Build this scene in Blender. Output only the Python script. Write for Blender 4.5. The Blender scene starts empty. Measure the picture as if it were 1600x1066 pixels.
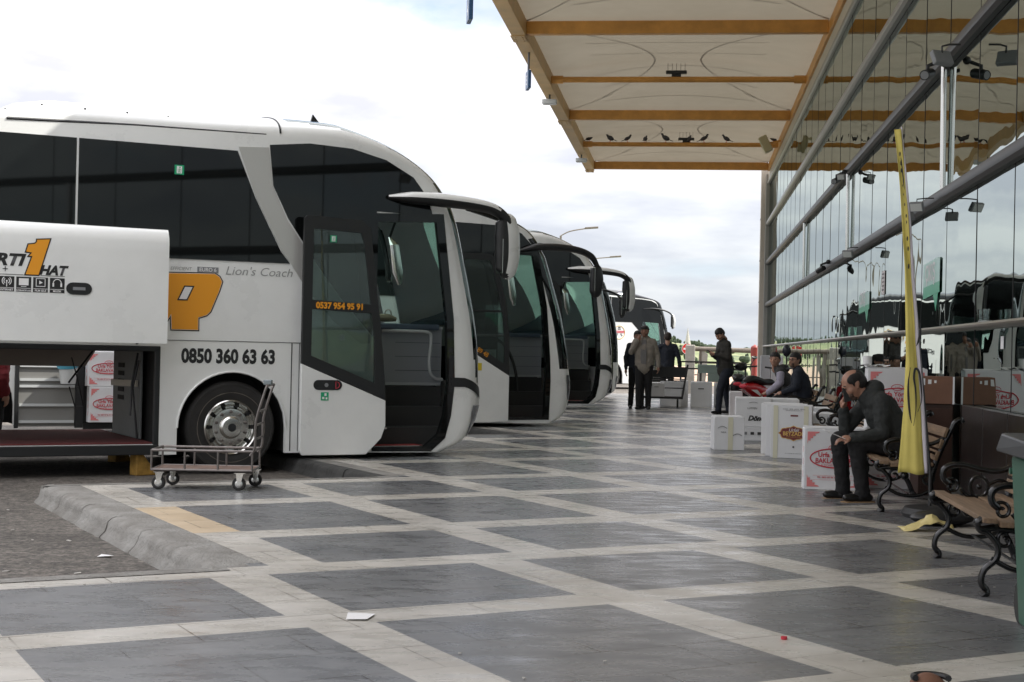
import bpy, math, random
import numpy as np
from mathutils import Vector, Matrix, noise
from mathutils.geometry import tessellate_polygon
R_ = math.radians
SC = bpy.context.scene
COL = SC.collection
# ------------------------------------------------------------------ camera
CAM_H = 1.25
cd = bpy.data.cameras.new('camera'); cam = bpy.data.objects.new('camera', cd); COL.objects.link(cam)
cd.sensor_width = 36.0; cd.lens = 2265.0 / 1600 * 36.0; cd.clip_start = 0.05; cd.clip_end = 6000
_p, _r = R_(.35), R_(1.25)
_F = Vector((0, math.cos(_p), math.sin(_p))); _U0 = Vector((0, -math.sin(_p), math.cos(_p))); _R0 = Vector((1, 0, 0))
_Rt = math.cos(_r) * _R0 + math.sin(_r) * _U0; _Up = -math.sin(_r) * _R0 + math.cos(_r) * _U0
M = Matrix((_Rt, _Up, -_F)).transposed().to_4x4(); M.translation = (0, 0, CAM_H)
cam.matrix_world = M; SC.camera = cam
# ------------------------------------------------------------------ frames: bays/coaches run along E, terminal front runs along FE
TH, FA = R_(28.66), R_(6.9)
E = Vector((math.cos(TH), math.sin(TH), 0)); N = Vector((-math.sin(TH), math.cos(TH), 0))
FE = Vector((math.sin(FA), math.cos(FA), 0)); FN = Vector((math.cos(FA), -math.sin(FA), 0))
Z = Vector((0, 0, 1))
def W(u, v, z=0): return E * u + N * v + Z * z            # bay frame to world
def T(l, s, z=0): return FN * l + FE * s + Z * z          # terminal frame: l towards the glass, s along it
FD = 2.45                                                 # glass plane
# ------------------------------------------------------------------ sky and sun
SUN_EL, SUN_AZ = 50.0, 4.0                                # azimuth in degrees counterclockwise from +X
w = bpy.data.worlds.new('World'); SC.world = w; w.use_nodes = True
nt = w.node_tree; nt.nodes.clear()
def wn(t, **k):
    n = nt.nodes.new(t)
    for a, b in k.items(): setattr(n, a, b)
    return n
out = wn('ShaderNodeOutputWorld'); bg = wn('ShaderNodeBackground'); bg.inputs[1].default_value = .1
sky = wn('ShaderNodeTexSky', sky_type='NISHITA', sun_disc=False); sky.sun_elevation = R_(SUN_EL)
sky.sun_rotation = R_(90 - SUN_AZ); sky.altitude = 400; sky.dust_density = .4
tc = wn('ShaderNodeTexCoord'); sep = wn('ShaderNodeSeparateXYZ'); nt.links.new(tc.outputs['Generated'], sep.inputs[0])
def mth(op, a, b=None, clamp=False):
    n = wn('ShaderNodeMath', operation=op); n.use_clamp = clamp
    for i, q in enumerate((a, b)):
        if q is None: continue
        if isinstance(q, (int, float)): n.inputs[i].default_value = q
        else: nt.links.new(q, n.inputs[i])
    return n.outputs[0]
zz = mth('ADD', mth('MAXIMUM', sep.outputs[2], 0.0), .16)
cmb = wn('ShaderNodeCombineXYZ')
nt.links.new(mth('DIVIDE', sep.outputs[0], zz), cmb.inputs[0]); nt.links.new(mth('DIVIDE', sep.outputs[1], zz), cmb.inputs[1])
cmb.inputs[2].default_value = 3.7
n1 = wn('ShaderNodeTexNoise'); n1.inputs['Scale'].default_value = 1.25; n1.inputs['Detail'].default_value = 9; n1.inputs['Roughness'].default_value = .55
n1.inputs['Distortion'].default_value = .25
nt.links.new(cmb.outputs[0], n1.inputs['Vector'])
n2 = wn('ShaderNodeTexNoise'); n2.inputs['Scale'].default_value = 2.6; n2.inputs['Detail'].default_value = 6
nt.links.new(cmb.outputs[0], n2.inputs['Vector'])
ramp = wn('ShaderNodeValToRGB'); ramp.color_ramp.elements[0].position = .27; ramp.color_ramp.elements[1].position = .44
nt.links.new(n1.outputs['Fac'], ramp.inputs[0])
ramp2 = wn('ShaderNodeValToRGB'); ramp2.color_ramp.elements[0].position = .35; ramp2.color_ramp.elements[1].position = .65
ramp2.color_ramp.elements[0].color = (4.0, 4.0, 4.45, 1); ramp2.color_ramp.elements[1].color = (6.3, 6.2, 6.15, 1)
nt.links.new(n2.outputs['Fac'], ramp2.inputs[0])
# thinner cloud low down: the blue of the sky shows near the horizon
low = mth('MULTIPLY', sep.outputs[2], 5.5, True)
cover = mth('ADD', mth('MULTIPLY', ramp.outputs[0], .9), .10)
cover = mth('MULTIPLY', cover, mth('ADD', mth('MULTIPLY', low, .5), .5))
zen = wn('ShaderNodeMix', data_type='RGBA', blend_type='MULTIPLY'); zen.inputs['Factor'].default_value = 1     # overcast cloud is brighter towards the zenith
zv = mth('ADD', mth('MULTIPLY', mth('POWER', mth('MAXIMUM', sep.outputs[2], 0.0), .8), 2.1), .58); zc = wn('ShaderNodeCombineXYZ')
for i_ in range(3): nt.links.new(zv, zc.inputs[i_])
nt.links.new(ramp2.outputs[0], zen.inputs['A']); nt.links.new(zc.outputs[0], zen.inputs['B'])
mx = wn('ShaderNodeMix', data_type='RGBA')
hz = wn('ShaderNodeMix', data_type='RGBA'); hz.inputs['A'].default_value = (3.3, 3.75, 4.3, 1)        # pale moist air low over the land
nt.links.new(mth('MULTIPLY', sep.outputs[2], 4.0, True), hz.inputs['Factor']); nt.links.new(sky.outputs[0], hz.inputs['B'])
nt.links.new(cover, mx.inputs['Factor']); nt.links.new(hz.outputs['Result'], mx.inputs['A']); nt.links.new(zen.outputs['Result'], mx.inputs['B'])
nt.links.new(mx.outputs['Result'], bg.inputs[0]); nt.links.new(bg.outputs[0], out.inputs[0])
sd = bpy.data.lights.new('sun', 'SUN'); sd.energy = 3.2; sd.angle = R_(.6); sd.color = (1, .95, .87)
sun = bpy.data.objects.new('sun', sd); COL.objects.link(sun)
_az = R_(SUN_AZ); _el = R_(SUN_EL)
sdir = Vector((math.cos(_az) * math.cos(_el), math.sin(_az) * math.cos(_el), math.sin(_el)))
sun.rotation_euler = sdir.to_track_quat('Z', 'Y').to_euler()
vs = SC.view_settings; vs.view_transform = 'Standard'; vs.look = 'None'; vs.exposure = 1.12; vs.gamma = 1; vs.use_curve_mapping = False
# ------------------------------------------------------------------ materials
MATS = {}
def mat(name, col, rough=.6, metal=0., var=0., vscale=3., bump=0., bscale=40., col2=None, spec=.5, coat=0., trans=0., alpha=1., emit=None, stretch=None):
    if name in MATS: return MATS[name]
    m = bpy.data.materials.new(name); m.use_nodes = True; MATS[name] = m
    t = m.node_tree; b = t.nodes['Principled BSDF']
    b.inputs['Base Color'].default_value = (*col, 1); b.inputs['Roughness'].default_value = rough
    b.inputs['Metallic'].default_value = metal; b.inputs['Specular IOR Level'].default_value = spec
    b.inputs['Coat Weight'].default_value = coat; b.inputs['Transmission Weight'].default_value = trans
    tcn = t.nodes.new('ShaderNodeTexCoord'); src = tcn.outputs['Object']
    if stretch:
        mp = t.nodes.new('ShaderNodeMapping'); mp.inputs['Scale'].default_value = stretch
        t.links.new(src, mp.inputs[0]); src = mp.outputs[0]
    if var:
        n = t.nodes.new('ShaderNodeTexNoise'); n.inputs['Scale'].default_value = vscale; n.inputs['Detail'].default_value = 8; n.inputs['Roughness'].default_value = .65
        t.links.new(src, n.inputs['Vector'])
        r = t.nodes.new('ShaderNodeValToRGB'); r.color_ramp.elements[0].position = .3; r.color_ramp.elements[1].position = .7
        c2 = col2 or tuple(c * (1 - var) for c in col)
        r.color_ramp.elements[0].color = (*c2, 1); r.color_ramp.elements[1].color = (*[min(1, c * (1 + var * .5)) for c in col], 1)
        t.links.new(n.outputs['Fac'], r.inputs[0]); t.links.new(r.outputs[0], b.inputs['Base Color'])
        mr = t.nodes.new('ShaderNodeMapRange'); mr.inputs['To Min'].default_value = max(0, rough - .08); mr.inputs['To Max'].default_value = min(1, rough + .1)
        t.links.new(n.outputs['Fac'], mr.inputs['Value']); t.links.new(mr.outputs[0], b.inputs['Roughness'])
    if bump:
        n = t.nodes.new('ShaderNodeTexNoise'); n.inputs['Scale'].default_value = bscale; n.inputs['Detail'].default_value = 6
        t.links.new(src, n.inputs['Vector']); bp = t.nodes.new('ShaderNodeBump'); bp.inputs['Strength'].default_value = min(1, bump)
        bp.inputs['Distance'].default_value = .01 * max(1, bump); t.links.new(n.outputs['Fac'], bp.inputs['Height']); t.links.new(bp.outputs[0], b.inputs['Normal'])
    return m
WHITE = mat('bus white paint', (.79, .805, .79), .28, var=.07, vscale=1.6, coat=.4)
SILVER = mat('silver paint', (.52, .52, .50), .35, metal=.35)
BLACKP = mat('black plastic', (.012, .013, .014), .45)
BLACKG = mat('dark bus glass', (.006, .007, .007), .03, spec=.38)
RUBBER = mat('tyre rubber', (.022, .021, .02), .75, var=.4, vscale=8)
CHROME = mat('polished alloy', (.62, .61, .58), .18, metal=1)
STEEL = mat('worn steel tube', (.20, .18, .17), .42, metal=.75, var=.3, vscale=14)
DARKM = mat('dark metal', (.05, .05, .05), .5, metal=.4)
CHASSIS = mat('black chassis', (.01, .01, .01), .8)
GREYP = mat('grey plastic panel', (.23, .24, .25), .5, var=.1)
LIGHTG = mat('light grey plastic', (.5, .52, .52), .45)
ORANGE = mat('orange vinyl', (.80, .33, .02), .4)
BLACKV = mat('black vinyl', (.015, .015, .016), .45)
GREENV = mat('green sign vinyl', (.01, .35, .16), .4)
WHITEV = mat('white vinyl', (.8, .8, .8), .5)
REDCARP = mat('dark red carpet', (.14, .03, .03), .9, var=.25, vscale=6)
SKIN = mat('skin', (.40, .22, .15), .55, var=.12, vscale=20)
SKIN2 = mat('darker skin', (.27, .14, .09), .55, var=.12, vscale=20)
HAIR = mat('black hair', (.012, .010, .009), .6, bump=.6, bscale=150)
BOXW = mat('white cardboard', (.72, .725, .735), .7, var=.05, vscale=4, bump=.2, bscale=12)
TAPE = mat('yellowed tape', (.64, .62, .47), .3)
REDINK = mat('red ink', (.52, .03, .05), .6)
PINKINK = mat('pale red ink', (.70, .22, .22), .6)
INK = mat('dark ink', (.03, .03, .03), .6)
MAROON = mat('maroon ink', (.16, .02, .02), .5)
GOLD = mat('gold ink', (.62, .38, .10), .5)
def glassmat(name, tint, refl=.12, rough=0., film=0.):
    m = bpy.data.materials.new(name); m.use_nodes = True; t = m.node_tree; t.nodes.clear()
    o = t.nodes.new('ShaderNodeOutputMaterial'); tr = t.nodes.new('ShaderNodeBsdfTransparent'); tr.inputs[0].default_value = (*tint, 1)
    g = t.nodes.new('ShaderNodeBsdfGlossy'); g.inputs['Roughness'].default_value = rough; g.inputs['Color'].default_value = (.9, .95, .93, 1)
    f = t.nodes.new('ShaderNodeFresnel'); f.inputs[0].default_value = 1.5; mxs = t.nodes.new('ShaderNodeMixShader')
    src = tr.outputs[0]
    if film:
        df = t.nodes.new('ShaderNodeBsdfDiffuse'); df.inputs[0].default_value = (.22, .27, .26, 1); m0 = t.nodes.new('ShaderNodeMixShader'); m0.inputs[0].default_value = film
        t.links.new(src, m0.inputs[1]); t.links.new(df.outputs[0], m0.inputs[2]); src = m0.outputs[0]
    t.links.new(f.outputs[0], mxs.inputs[0]); t.links.new(src, mxs.inputs[1]); t.links.new(g.outputs[0], mxs.inputs[2])
    t.links.new(mxs.outputs[0], o.inputs[0]); MATS[name] = m; return m
WSG = glassmat('green windscreen glass', (.50, .66, .60))
DOORG = glassmat('tinted door glass', (.60, .70, .67), film=.16)
CLEARG = glassmat('clear glass', (.85, .9, .9))
# ------------------------------------------------------------------ mesh building
class MB:
    def __init__(s): s.v = []; s.f = []; s.mi = []; s.k = 0
    def add(s, vs, fs):
        o = len(s.v); s.v += [tuple(v) for v in vs]
        for f in fs: s.f.append([o + i for i in f]); s.mi.append(s.k)
        return s
    def box(s, a, b):
        (x0, y0, z0), (x1, y1, z1) = a, b
        return s.add([(x0, y0, z0), (x1, y0, z0), (x1, y1, z0), (x0, y1, z0), (x0, y0, z1), (x1, y0, z1), (x1, y1, z1), (x0, y1, z1)],
                     [(0, 3, 2, 1), (4, 5, 6, 7), (0, 1, 5, 4), (1, 2, 6, 5), (2, 3, 7, 6), (3, 0, 4, 7)])
    def hexa(s, c, X, Y, ZZ):      # centre and three half-axis vectors
        c, X, Y, ZZ = map(Vector, (c, X, Y, ZZ))
        P = [c + X * a + Y * b + ZZ * d for d in (-1, 1) for a, b in ((-1, -1), (1, -1), (1, 1), (-1, 1))]
        return s.add(P, [(0, 3, 2, 1), (4, 5, 6, 7), (0, 1, 5, 4), (1, 2, 6, 5), (2, 3, 7, 6), (3, 0, 4, 7)])
    def bar(s, p, q, w, h, up=Z):
        p, q = Vector(p), Vector(q); d = q - p; a = d.cross(Vector(up))
        if a.length < 1e-6: a = d.cross(Vector((1, 0, 0)))
        a.normalize(); b = a.cross(d).normalized()
        return s.hexa((p + q) / 2, d / 2, a * w / 2, b * h / 2)
    def cyl(s, p, q, r, r2=None, n=12, caps=True):
        return s.tube([p, q], [r, r if r2 is None else r2], n, caps)
    def tube(s, pts, r, n=8, caps=True, flat=None, up=None):
        pts = [Vector(p) for p in pts]; L = len(pts)
        rs = r if isinstance(r, (list, tuple)) else [r] * L
        prev = None; o = len(s.v); V = []
        for i, p in enumerate(pts):
            d = (pts[min(i + 1, L - 1)] - pts[max(i - 1, 0)]).normalized()
            if prev is None:
                u = Vector(up) if up is not None else (Z if abs(d.z) < .9 else Vector((1, 0, 0)))
                a = d.cross(u).normalized()
            else: a = (prev - d * prev.dot(d)).normalized()
            prev = a; b = d.cross(a)
            for k in range(n):
                t = 2 * math.pi * k / n
                V.append(p + a * rs[i] * math.cos(t) + b * rs[i] * math.sin(t) * (flat or 1))
        F = [(i * n + k, i * n + (k + 1) % n, (i + 1) * n + (k + 1) % n, (i + 1) * n + k) for i in range(L - 1) for k in range(n)]
        if caps: F += [tuple(reversed(range(n))), tuple((L - 1) * n + k for k in range(n))]
        return s.add(V, F)
    def poly(s, P2, fn, d):        # 2-D polygon (list of loops allowed), fn(x, y, k) with k=0/1 gives the two sides, extruded by d
        loops = P2 if isinstance(P2[0][0], (list, tuple)) else [P2]
        flat = [p for l in loops for p in l]; n = len(flat)
        tris = tessellate_polygon([[Vector((x, y, 0)) for x, y in l] for l in loops])
        V = [fn(x, y, 0) for x, y in flat]
        F = [tuple(t) for t in tris]
        if d:
            V += [fn(x, y, d) for x, y in flat]; F += [tuple(reversed([i + n for i in t])) for t in tris]
            o = 0
            for l in loops:
                m = len(l)
                F += [(o + i, o + (i + 1) % m, n + o + (i + 1) % m, n + o + i) for i in range(m)]; o += m
        return s.add(V, F)
    def lathe(s, prof, c, ax, n=24, flat=1):   # prof = [(r, h)] round axis ax through c
        ax = Vector(ax).normalized(); a = ax.cross(Z if abs(ax.z) < .9 else Vector((1, 0, 0))).normalized(); b = ax.cross(a); c = Vector(c)
        V = []; L = len(prof)
        for r, h in prof:
            for k in range(n):
                t = 2 * math.pi * k / n; V.append(c + ax * h + (a * math.cos(t) + b * math.sin(t) * flat) * r)
        return s.add(V, [(i * n + k, i * n + (k + 1) % n, (i + 1) * n + (k + 1) % n, (i + 1) * n + k) for i in range(L - 1) for k in range(n)])
    def ball(s, c, rx, ry=None, rz=None, n=14, m=8, rot=None):
        ry = ry or rx; rz = rz or rx; c = Vector(c); V = []; F = []
        for i in range(m + 1):
            a = math.pi * i / m
            for k in range(n):
                t = 2 * math.pi * k / n
                q = Vector((rx * math.sin(a) * math.cos(t), ry * math.sin(a) * math.sin(t), rz * math.cos(a)))
                if rot is not None: q = rot @ q
                V.append(c + q)
        for i in range(m):
            for k in range(n): F.append((i * n + k, (i + 1) * n + k, (i + 1) * n + (k + 1) % n, i * n + (k + 1) % n))
        return s.add(V, F)
    def build(s, name, mats, parent=None, smooth=True, bevel=0, merge=True, ang=35, seg=2):
        me = bpy.data.meshes.new(name); me.from_pydata(s.v, [], s.f)
        mats = mats if isinstance(mats, (list, tuple)) else [mats]
        for m in mats: me.materials.append(m)
        me.polygons.foreach_set('material_index', s.mi)
        if smooth: me.polygons.foreach_set('use_smooth', [True] * len(me.polygons))
        me.validate()
        if merge:
            import bmesh
            b = bmesh.new(); b.from_mesh(me); bmesh.ops.remove_doubles(b, verts=b.verts, dist=1e-5)
            bmesh.ops.recalc_face_normals(b, faces=b.faces); b.to_mesh(me); b.free()
        if smooth: me.set_sharp_from_angle(angle=R_(ang))
        o = bpy.data.objects.new(name, me); COL.objects.link(o)
        if parent: o.parent = parent
        if bevel:
            md = o.modifiers.new('bevel', 'BEVEL'); md.width = bevel; md.segments = seg; md.limit_method = 'ANGLE'; md.angle_limit = R_(40)
        return o
def empty(name, label, cat, loc=(0, 0, 0), rz=0, group=None):
    o = bpy.data.objects.new(name, None); COL.objects.link(o); o.location = loc; o.rotation_euler = (0, 0, rz)
    o.empty_display_size = .1; o['label'] = label; o['category'] = cat
    if group: o['group'] = group
    return o
def tag(o, label, cat, group=None):
    o['label'] = label; o['category'] = cat
    if group: o['group'] = group
    return o
def struct(o): o['kind'] = 'structure'; return o
def copy_tree(o, parent=None, label=None):
    c = o.copy(); COL.objects.link(c)
    if parent: c.parent = parent
    if label: c['label'] = label
    for ch in o.children: copy_tree(ch, c)
    return c
def text(name, s, size, m, parent, loc, X, Y, bold=0., shear=0., spacing=1., align='LEFT', lift=.002, width=1., depth=0.):
    """lettering laid flat: X = reading direction, Y = up direction; its mesh is a real thin sheet"""
    cu = bpy.data.curves.new('t', 'FONT'); cu.body = s; cu.size = size; cu.offset = bold; cu.shear = shear; cu.space_character = spacing
    cu.align_x = align; cu.extrude = depth; cu.resolution_u = 3
    ob = bpy.data.objects.new('t', cu); COL.objects.link(ob)
    dg = bpy.context.evaluated_depsgraph_get(); dg.update()
    me = bpy.data.meshes.new_from_object(ob.evaluated_get(dg)); bpy.data.objects.remove(ob); bpy.data.curves.remove(cu)
    me.name = name; me.materials.clear(); me.materials.append(m)
    X = Vector(X).normalized(); Y = Vector(Y).normalized(); K = X.cross(Y)
    Mx = Matrix((X * width, Y, K)).transposed().to_4x4(); Mx.translation = Vector(loc) + K * lift
    me.transform(Mx); o = bpy.data.objects.new(name, me); COL.objects.link(o)
    if parent: o.parent = parent
    return o
def build_each(name, pieces, m, parent, **k):    # every piece a part of its own
    return [p.build(name, m, parent, **k) for p in pieces]
def crv(pts, n=6):            # Catmull-Rom through points
    pts = [Vector(p) for p in pts]; P = [pts[0] * 2 - pts[1]] + pts + [pts[-1] * 2 - pts[-2]]; out = []
    for i in range(1, len(P) - 2):
        a, b, c, d = P[i - 1:i + 3]
        for k in range(n):
            t = k / n
            out.append(.5 * ((2 * b) + (c - a) * t + (2 * a - 5 * b + 4 * c - d) * t * t + (3 * b - a - 3 * c + d) * t ** 3))
    out.append(pts[-1]); return out
# ------------------------------------------------------------------ ground, pavement, kerbs
def floor_mat(name, c1, c2, rough, vein=0.):
    m = bpy.data.materials.new(name); m.use_nodes = True; t = m.node_tree; b = t.nodes['Principled BSDF']
    g = t.nodes.new('ShaderNodeNewGeometry')
    def noise_(sc, det=8, stretch=None, rg=.6):
        mp = t.nodes.new('ShaderNodeMapping'); mp.inputs['Rotation'].default_value = (0, 0, -TH)
        if stretch: mp.inputs['Scale'].default_value = stretch
        t.links.new(g.outputs['Position'], mp.inputs[0])
        n = t.nodes.new('ShaderNodeTexNoise'); n.inputs['Scale'].default_value = sc; n.inputs['Detail'].default_value = det; n.inputs['Roughness'].default_value = rg
        t.links.new(mp.outputs[0], n.inputs['Vector']); return n.outputs['Fac']
    def ramp_(f, a, b_, ca, cb):
        r = t.nodes.new('ShaderNodeValToRGB'); r.color_ramp.elements[0].position = a; r.color_ramp.elements[1].position = b_
        r.color_ramp.elements[0].color = (*ca, 1); r.color_ramp.elements[1].color = (*cb, 1); t.links.new(f, r.inputs[0]); return r.outputs[0]
    def mix_(f, A, B_, bt='MIX'):
        q = t.nodes.new('ShaderNodeMix'); q.data_type = 'RGBA'; q.blend_type = bt
        if isinstance(f, float): q.inputs['Factor'].default_value = f
        else: t.links.new(f, q.inputs['Factor'])
        t.links.new(A, q.inputs['A']); t.links.new(B_, q.inputs['B']); return q.outputs['Result']
    base = ramp_(noise_(1.6), .32, .68, c1, c2)
    streak = ramp_(noise_(2.5, 10, (1, 3.5, 1)), .3, .75, (.93, .93, .93), (1.05, 1.04, 1.03))
    base = mix_(1.0, base, streak, 'MULTIPLY')
    grime = ramp_(noise_(.45, 6), .45, .75, (1, 1, 1), (.84, .81, .76))
    base = mix_(1.0, base, grime, 'MULTIPLY')
    speck = ramp_(noise_(38, 3), .69, .74, (1, 1, 1), (.55, .52, .48))
    spot = ramp_(noise_(7, 2), .72, .76, (1, 1, 1), (.86, .84, .81)); base = mix_(1.0, base, spot, 'MULTIPLY')
    base = mix_(1.0, base, speck, 'MULTIPLY')
    # worn joints between slabs
    mp = t.nodes.new('ShaderNodeMapping'); mp.inputs['Rotation'].default_value = (0, 0, -TH); mp.inputs['Location'].default_value = (.35, .22, 0)
    t.links.new(g.outputs['Position'], mp.inputs[0])
    br = t.nodes.new('ShaderNodeTexBrick'); br.inputs['Scale'].default_value = 1; br.inputs['Mortar Size'].default_value = .0045; br.inputs['Brick Width'].default_value = .72
    br.inputs['Row Height'].default_value = .41; br.inputs['Color1'].default_value = (1, 1, 1, 1); br.inputs['Color2'].default_value = (.93, .93, .93, 1); br.inputs['Mortar'].default_value = (.34, .31, .28, 1)
    t.links.new(mp.outputs[0], br.inputs['Vector'])
    base = mix_(ramp_(noise_(1.1, 4), .40, .54, (.15, .15, .15), (1, 1, 1)), base, mix_(1.0, base, br.outputs['Color'], 'MULTIPLY'))
    t.links.new(base, b.inputs['Base Color'])
    rr = t.nodes.new('ShaderNodeMapRange'); rr.inputs['From Min'].default_value = .3; rr.inputs['From Max'].default_value = .7
    rr.inputs['To Min'].default_value = rough - .1; rr.inputs['To Max'].default_value = rough + .14
    t.links.new(noise_(3.2, 9, (1, 2.4, 1)), rr.inputs['Value']); t.links.new(rr.outputs[0], b.inputs['Roughness'])
    bp = t.nodes.new('ShaderNodeBump'); bp.inputs['Strength'].default_value = .14; bp.inputs['Distance'].default_value = .004
    t.links.new(noise_(9, 6, (1, 2, 1)), bp.inputs['Height']); t.links.new(bp.outputs[0], b.inputs['Normal'])
    return m
DARKST = floor_mat('dark slate paving', (.125, .131, .141), (.20, .205, .212), .27)
LIGHTST = floor_mat('cream marble paving', (.42, .40, .36), (.61, .59, .545), .28)
WARMST = floor_mat('stained cream paving', (.52, .41, .27), (.62, .50, .35), .36)
def asphalt():
    m = bpy.data.materials.new('rough asphalt'); m.use_nodes = True; t = m.node_tree; b = t.nodes['Principled BSDF']
    g = t.nodes.new('ShaderNodeNewGeometry')
    def nz(sc, d=6):
        n = t.nodes.new('ShaderNodeTexNoise'); n.inputs['Scale'].default_value = sc; n.inputs['Detail'].default_value = d; n.inputs['Roughness'].default_value = .7
        t.links.new(g.outputs['Position'], n.inputs['Vector']); return n.outputs['Fac']
    def rp(f, a, b_, ca, cb):
        r = t.nodes.new('ShaderNodeValToRGB'); r.color_ramp.elements[0].position = a; r.color_ramp.elements[1].position = b_
        r.color_ramp.elements[0].color = (*ca, 1); r.color_ramp.elements[1].color = (*cb, 1); t.links.new(f, r.inputs[0]); return r.outputs[0]
    def mu(A, B_):
        q = t.nodes.new('ShaderNodeMix'); q.data_type = 'RGBA'; q.blend_type = 'MULTIPLY'; q.inputs['Factor'].default_value = 1
        t.links.new(A, q.inputs['A']); t.links.new(B_, q.inputs['B']); return q.outputs['Result']
    c = mu(rp(nz(.8), .3, .7, (.085, .079, .072), (.17, .158, .145)), rp(nz(26, 4), .35, .7, (.35, .35, .35), (1.7, 1.65, 1.6)))
    c = mu(c, rp(nz(7, 8), .36, .66, (.55, .55, .54), (1.35, 1.33, 1.3)))
    c = mu(c, rp(nz(13, 3), .60, .68, (1, 1, 1), (.5, .48, .45)))
    c = mu(c, rp(nz(60, 2), .64, .72, (1, 1, 1), (2.3, 2.2, 2.1)))
    t.links.new(c, b.inputs['Base Color']); b.inputs['Roughness'].default_value = .85
    bp = t.nodes.new('ShaderNodeBump'); bp.inputs['Strength'].default_value = .8; bp.inputs['Distance'].default_value = .012
    t.links.new(nz(45, 5), bp.inputs['Height']); t.links.new(bp.outputs[0], b.inputs['Normal'])
    return m
ASPH = asphalt()
KERBM = mat('worn grey kerb stone', (.25, .245, .23), .85, var=.4, vscale=4, bump=1.5, bscale=45, col2=(.15, .14, .125))
CURBZ = -.15
# sawtooth bay edges: bay k is asphalt for u < BU[k], v in [BV[k], BV[k+1]]
BV = [7.97, 12.93, 18.93, 24.93, 30.93, 36.93]; BU = [2.45, 5.6, 10.45, 14.75, 19.05]
PAV_V0, PAV_V1 = -8.0, 36.93
def bay_u(v):
    if v < BV[0]: return -9.0
    for k in range(5):
        if v < BV[k + 1]: return BU[k]
    return BU[4]
def pavement():
    vl = []                       # (v0, v1, dark row?, offset of columns)
    rows = [(-7.0, -5.4), (-5.1, -3.9), (-3.6, -2.0), (-1.7, -.5), (-.15, 1.0), (1.35, 2.6), (2.9, 4.1), (4.41, 6.07), (6.37, 7.55), (7.85, 9.0), (9.35, 10.92), (11.27, 12.42)]
    v = 12.77
    while v < PAV_V1 - 1.8:
        rows.append((v, v + 1.57)); v += 1.92; rows.append((v, v + 1.13)); v += 1.5
    vs_ = sorted(set([PAV_V0, PAV_V1] + [a for r in rows for a in r] + BV + [b_ - .11 for b_ in BV]))
    m = MB(); rnd = random.Random(5)
    for a, b in zip(vs_, vs_[1:]):
        mid = (a + b) / 2; dark = any(r[0] < mid < r[1] for r in rows)
        u0 = bay_u(mid) + (.11 if mid > BV[0] else 0)
        for b_ in BV[:-1]:
            if b_ - .11 < mid < b_: u0 = bay_u(b_ + .5)
        off = 3.08 if mid > 7.7 else 1.07
        us = [u0]; k = math.floor((u0 - off) / 1.575) - 1
        umax = 32.0
        while off + k * 1.575 < umax:
            for q in (off + k * 1.575, off + k * 1.575 + 1.25):
                if u0 < q < umax: us.append(q)
            k += 1
        us.append(umax)
        if u0 > -5: us = sorted(us + [u0 + .2])
        for c, d in zip(us, us[1:]):
            um = (c + d) / 2; inside = ((um - off) % 1.575) < 1.25
            m.k = 0 if (dark and inside) else 1
            if u0 > -5 and um - u0 < .22: m.k = 3
            if m.k == 1 and 9.0 < mid < 12.3 and 2.75 < um < 3.1 and dark and mid < 10.95 and mid > 9.3: m.k = 2
            m.add([W(c, a), W(d, a), W(d, b), W(c, b)], [(0, 1, 2, 3)])
    o = m.build('pavement', [DARKST, LIGHTST, WARMST, KERBM], smooth=False); struct(o)
    # kerb stones: front faces and worn top edges of the sawtooth
    m = MB(); ln = []
    def stone(P, Q, inward):      # one stone, rounded outer edge; P,Q along the edge
        d = (Q - P).normalized(); j = rnd.uniform(-.006, .006); g = .006
        P = P + d * g; Q = Q - d * g
        prof = [(-.055, CURBZ - .1), (-.05, CURBZ + .008), (-.012, CURBZ + .045), (.0, -.07), (.008, -.035), (.03, -.012), (.06, -.001), (.095, .0), (.113, .001), (.113, -.1)]
        V = []
        n = 14
        for i in range(n + 1):
            c = P.lerp(Q, i / n)
            for a, z in prof:
                w_ = noise.noise(c * 2.5 + Vector((0, 0, z * 12))) * .009 + noise.noise(c * 16 + Vector((0, 0, z * 30))) * .004
                e_ = (1 if i in (0, n) else 0) * .008
                chip = max(0, noise.noise(c * 9 + Vector((3, 0, 0))) - .25) * .05
                V.append(c + inward * (a + ((j + w_ + e_ + (chip if -.06 < z < 0 else 0)) if z < .001 else 0)) + Z * (z - ((abs(w_) * .5 + chip * .7) if -.03 < z < .001 else 0)))
        L = len(prof); F = [(i * L + k, (i + 1) * L + k, (i + 1) * L + (k + 1) % L, i * L + (k + 1) % L) for i in range(n) for k in range(L)]
        F += [tuple(range(L)), tuple(reversed(range(n * L, n * L + L)))]
        m.add(V, F)
    def run(A, B_, inward):
        n = max(1, round((B_ - A).length / .9))
        for i in range(n): stone(A.lerp(B_, i / n), A.lerp(B_, (i + 1) / n), inward)
    run(W(-9, BV[0] - .0), W(BU[0], BV[0]), -N)
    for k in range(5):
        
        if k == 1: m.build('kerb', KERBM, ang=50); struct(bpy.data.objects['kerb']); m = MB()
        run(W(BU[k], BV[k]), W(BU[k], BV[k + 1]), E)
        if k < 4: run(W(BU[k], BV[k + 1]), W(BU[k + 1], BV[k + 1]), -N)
    struct(m.build('shade_dark_kerb', mat('shade darkened kerb stone', (.05, .05, .048), .7, var=.5, vscale=4, bump=1, bscale=20), ang=50))  # near-black colour paints in the deep shade under the parked coaches
    # thin grey border strips lying along the straight edges
    m = MB()
    m.add([W(-9, 7.74, .004), W(2.5, 7.74, .004), W(2.5, 7.868, .004), W(-9, 7.868, .004)], [(0, 1, 2, 3)])
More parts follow.
